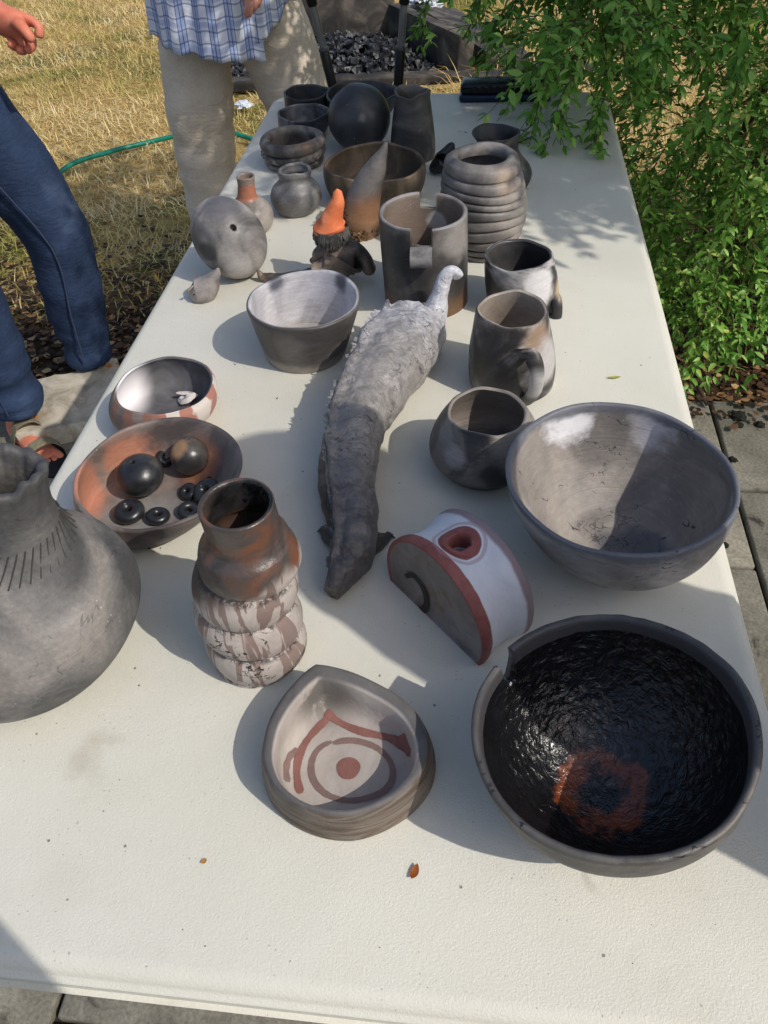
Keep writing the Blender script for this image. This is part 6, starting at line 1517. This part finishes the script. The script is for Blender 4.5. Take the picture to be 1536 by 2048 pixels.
# ------------------------------------------------------------------ leafy shrub on the right
def shrub():
    root = empty('leafy_shrub', (1.35, 2.15, 0), 'large leafy green shrub hanging over the far right end of the table', 'shrub')
    o = np.array([1.35, 2.15, 0]); r = np.random.default_rng(11)
    # (centre, radii, sprays)
    blobs = [((.80, 1.98, 1.02), (.24, .26, .20), 170), ((.66, 2.16, 1.02), (.24, .22, .20), 120), ((1.0, 1.98, .62), (.24, .26, .36), 210), ((1.10, 1.72, .42), (.16, .12, .22), 110), ((1.4, 2.05, .75), (.40, .30, .55), 300),
             ((1.3, 2.6, .9), (.7, .4, .7), 300), ((1.54, 1.07, 1.99), (.50, .37, .56), 1150), ((.72, 2.10, 1.85), (.45, .42, .34), 450), ((.70, 1.66, .93), (.10, .14, .07), 40)]  # both high blobs are unseen canopy; the overhead one is added to cut skylight
    S_ = []
    for c, rad, n in blobs:
        d = r.normal(size=(n, 3)); d /= np.linalg.norm(d, axis=1)[:, None]; q = r.random(n)**.42
        P = np.array(c)+d*q[:, None]*np.array(rad)
        dirs = d*.8+r.normal(size=(n, 3))*.45+np.array([-.15, -.25, -.15])
        S_.append((P, dirs))
    P = np.concatenate([a for a, b in S_]); Dv = np.concatenate([b for a, b in S_])
    # hand-placed drooping sprays seen against the table and the paving: start pixel, end pixel, plane Y
    manual = [((1120, 60), (1050, 330), 1.50), ((1150, 150), (1090, 300), 1.46), ((1180, 180), (1205, 340), 1.46), ((1210, 190), (1180, 320), 1.50), ((1140, 120), (1120, 240), 1.62), ((1100, 60), (1040, 200), 1.75), ((1060, 40), (1010, 150), 1.95),
              ((1020, 10), (960, 130), 2.05), ((980, 0), (935, 60), 2.1), ((1370, 560), (1480, 770), 1.58), ((1420, 540), (1500, 700), 1.6), ((1340, 500), (1350, 640), 1.64), ((1400, 600), (1420, 690), 1.66), ((1330, 420), (1310, 560), 1.62), ((1290, 330), (1300, 480), 1.66),
              ((1180, 60), (1150, 170), 1.55), ((1300, 60), (1320, 130), 1.35), ((1460, 60), (1500, 140), 1.3), ((1480, 120), (1440, 330), 1.42), ((1240, 100), (1300, 280), 1.55), ((860, -20), (842, 90), 2.2), ((1500, 300), (1440, 480), 1.5)]
    LV = []; LR = []; TV = []; TF = []; tk = 0; Ls = []
    def spray(p0, dv, L, n, size, droop=.5, end=None):
        nonlocal tk
        dv = dv/np.linalg.norm(dv); pts = [p0]; d = dv.copy()
        st = 8
        if end is not None:
            mid = (p0+end)/2+np.array([0, -.0, .03]); pts = list(smoothpts([p0, mid, end], st+1))
        else:
            for i in range(st): d = d+np.array([0, 0, -droop/st])+r.normal(size=3)*.06; d /= np.linalg.norm(d); pts.append(pts[-1]+d*L/st)
        pts = np.array(pts)
        # twig: three-sided
        for i in range(st):
            a, b = pts[i], pts[i+1]; t_ = b-a; t_ /= np.linalg.norm(t_)+1e-9; s = np.cross(t_, [.3, .2, .9]); s /= np.linalg.norm(s)+1e-9; u_ = np.cross(s, t_); w = .0016*(1-.7*i/st)
            for e in (a, b):
                for k in range(3): TV.append(e+(s*math.cos(k*2.094)+u_*math.sin(k*2.094))*w)
            for k in range(3): TF.append((tk+k, tk+(k+1) % 3, tk+3+(k+1) % 3, tk+3+k))
            tk += 6
        for j in range(n):
            f_ = .12+.88*(j+.5)/n if j < n-4 else 1.0
            x = f_*st; i = min(int(x), st-1); p = pts[i]+(pts[i+1]-pts[i])*(x-i); t_ = pts[i+1]-pts[i]; t_ /= np.linalg.norm(t_)+1e-9
            s = np.cross(t_, [0, 0, 1.]); s /= np.linalg.norm(s)+1e-9; u_ = np.cross(s, t_)
            az = j*2.4+r.uniform(-.4, .4); out = s*math.cos(az)+u_*math.sin(az)*.7
            ld = out*(.8 if j < n-4 else .55)+t_*(.6 if j < n-4 else .7)+np.array([0, 0, .12]); ld /= np.linalg.norm(ld)
            nrm = np.array([0, 0, 1.])*.9+r.normal(size=3)*.35; nrm = nrm-ld*(nrm @ ld); nrm /= np.linalg.norm(nrm)
            Ls.append((p, ld, nrm, size*r.uniform(.6, 1.15)*(.75 if j >= n-2 else 1)))
    for p, d in zip(P, Dv): spray(p, d, r.uniform(.12, .24), int(r.integers(16, 24)), .034)
    for a, b, Y in manual:
        p0, p1 = atY(*a, Y+.05), atY(*b, Y); L = np.linalg.norm(p1-p0); spray(p0, p1-p0, L, int(14+L*80), .031, end=p1)
        for q in range(3):
            f_ = r.uniform(.2, .85); pp = p0+(p1-p0)*f_; spray(pp, (p1-p0)*.6/L+r.normal(size=3)*.6, L*.35, 12, .028)
    A = np.array([x[0] for x in Ls]); LD = np.array([x[1] for x in Ls]); LN = np.array([x[2] for x in Ls]); SZ = np.array([x[3] for x in Ls])
    SD = np.cross(LD, LN)
    shape = np.array([(0, 0, 0), (.36, .19, .05), (.42, 0, -.02), (.36, -.19, .05), (.74, .14, .0), (.76, 0, -.05), (.74, -.14, .0), (1, 0, -.14)])     # along, across, up
    tri = np.array([(0, 2, 1), (0, 3, 2), (1, 2, 5), (1, 5, 4), (2, 3, 6), (2, 6, 5), (4, 5, 7), (5, 6, 7)])
    leafm = attr_mat('shrub_leaf', [(0, (74, 116, 42)), (.35, (104, 152, 60)), (.7, (134, 178, 80)), (.93, (168, 204, 106)), (1, (200, 206, 104))], .36, .3)
    # nearest, largest leaves in the picture become leaves of their own
    d = A-CAM; z = d @ fw; px = 768+F*(d @ rt)/z; py = 1024-F*(d @ up)/z
    vis = (z > .2) & (px > 0) & (px < 1536) & (py > 0) & (py < 2048)
    score = np.where(vis, SZ/z, 0); pick = np.argsort(-score)[:290]
    rest = np.ones(len(A), bool); rest[pick] = False
    def build(ix): return (A[ix, None, :]+LD[ix, None, :]*(shape[None, :, 0:1]*SZ[ix, None, None])+SD[ix, None, :]*(shape[None, :, 1:2]*SZ[ix, None, None])+LN[ix, None, :]*(shape[None, :, 2:3]*SZ[ix, None, None]))
    ix = np.where(rest)[0]; V = build(ix)-o; n = len(ix)
    Fc = (np.arange(n)[:, None, None]*8+tri[None]).reshape(-1, 3)
    f_ = raw('foliage', V.reshape(-1, 3), Fc, leafm, np.repeat(r.random(n), 8), root, smooth=True); f_['kind'] = 'stuff'
    # shared leaf meshes with their own tint value
    lms = []
    for q in range(6):
        me = bpy.data.meshes.new('leaf'); me.from_pydata([tuple(v) for v in shape], [], [tuple(map(int, x)) for x in tri]); a = me.attributes.new('rnd', 'FLOAT', 'POINT'); a.data.foreach_set('value', [float(.15+.15*q)]*8)
        me.materials.append(leafm); me.polygons.foreach_set('use_smooth', [True]*8); lms.append(me)
    for k, i in enumerate(pick):
        ob = bpy.data.objects.new('leaf', lms[k % 6]); COL.objects.link(ob); ob.parent = root
        s = SZ[i]; M = Matrix(((LD[i][0]*s, SD[i][0]*s, LN[i][0]*s, A[i][0]-o[0]), (LD[i][1]*s, SD[i][1]*s, LN[i][1]*s, A[i][1]-o[1]), (LD[i][2]*s, SD[i][2]*s, LN[i][2]*s, A[i][2]-o[2]), (0, 0, 0, 1)))
        ob.matrix_local = M
    tw_m = plain('twig_brown', (92, 74, 52), .85)
    to = raw('twigs', np.array(TV)-o, np.array(TF), tw_m, None, root); to['kind'] = 'stuff'
    # main stems
    bark = plain('shrub_bark', (84, 66, 50), .9, .8, 120)
    for i in range(17):
        a = r.uniform(0, 6.28); b0 = np.array([1.38+r.uniform(-.26, .24), 2.12+r.uniform(-.1, .2), 0]); tgt = b0+np.array([r.uniform(-.5, .4), r.uniform(-.75, .5), r.uniform(1.2, 2.0)])
        if i < 7: tgt = np.array([1.5+r.uniform(-.3, .3), 1.05+r.uniform(-.25, .25), 2.05+r.uniform(-.3, .3)]) if i < 5 else np.array([.75+r.uniform(-.2, .2), 2.1, 1.85])
        m1 = b0*.65+tgt*.35+np.array([r.uniform(-.08, .08), r.uniform(-.08, .12), .18])
        Pp = smoothpts([b0+[0, 0, -.05], b0+[r.uniform(-.02, .02), .01, .2], m1, tgt], 26)
        rr_ = np.linspace(.019, .005, 26)*r.uniform(.7, 1.25)
        V, Fs = sweep(Pp-o, rr_, ns=9, fn=lambda p, k, a: tuple(np.array(p)+.003*nz(p, 30, i)))
        mk('stem', V, Fs, bark, root)
shrub()
# dark ivy-like plant low at the right, behind the litter
def ivy():
    root = empty('low_plant', (1.55, 1.95, 0), 'low broad-leaved dark green plant under the shrub', 'plant'); r = np.random.default_rng(21)
    V = []; Fs = []; R = []
    for i in range(330):
        p = np.array([r.uniform(-.32, .35), r.uniform(-.16, .25), r.uniform(.05, .34)]); a = r.uniform(0, 6.28); s = r.uniform(.03, .055); ti = r.uniform(-.6, .6); k = len(V)
        X = np.array([math.cos(a), math.sin(a), ti*.6]); Yv = np.array([-math.sin(a), math.cos(a), r.uniform(-.3, .3)])
        for u, v in ((0, 0), (.25, .5), (.6, .34), (1, 0), (.6, -.34), (.25, -.5)): V.append(p+X*u*s+Yv*v*s+np.array([0, 0, .15*s*abs(v)]))
        Fs += [(k, k+1, k+2, k+3), (k, k+3, k+4, k+5)]; R += [r.random()]*6
    f_ = raw('foliage', np.array(V), np.array(Fs), attr_mat('ivy_leaf', [(0, (38, 68, 24)), (.6, (66, 102, 38)), (1, (112, 142, 60))], .35, .2), R, root); f_['kind'] = 'stuff'
    V, Fs = [], []
    for i in range(14):
        a = r.uniform(0, 6.28); V, Fs = join((V, Fs), sweep([(0, 0, 0), (.1*math.cos(a), .08*math.sin(a), .15), (.28*math.cos(a), .18*math.sin(a), .26)], [.004, .003, .0015], ns=6))
    mk('stem', V, Fs, plain('ivy_stem', (70, 66, 40), .8), root)
ivy()
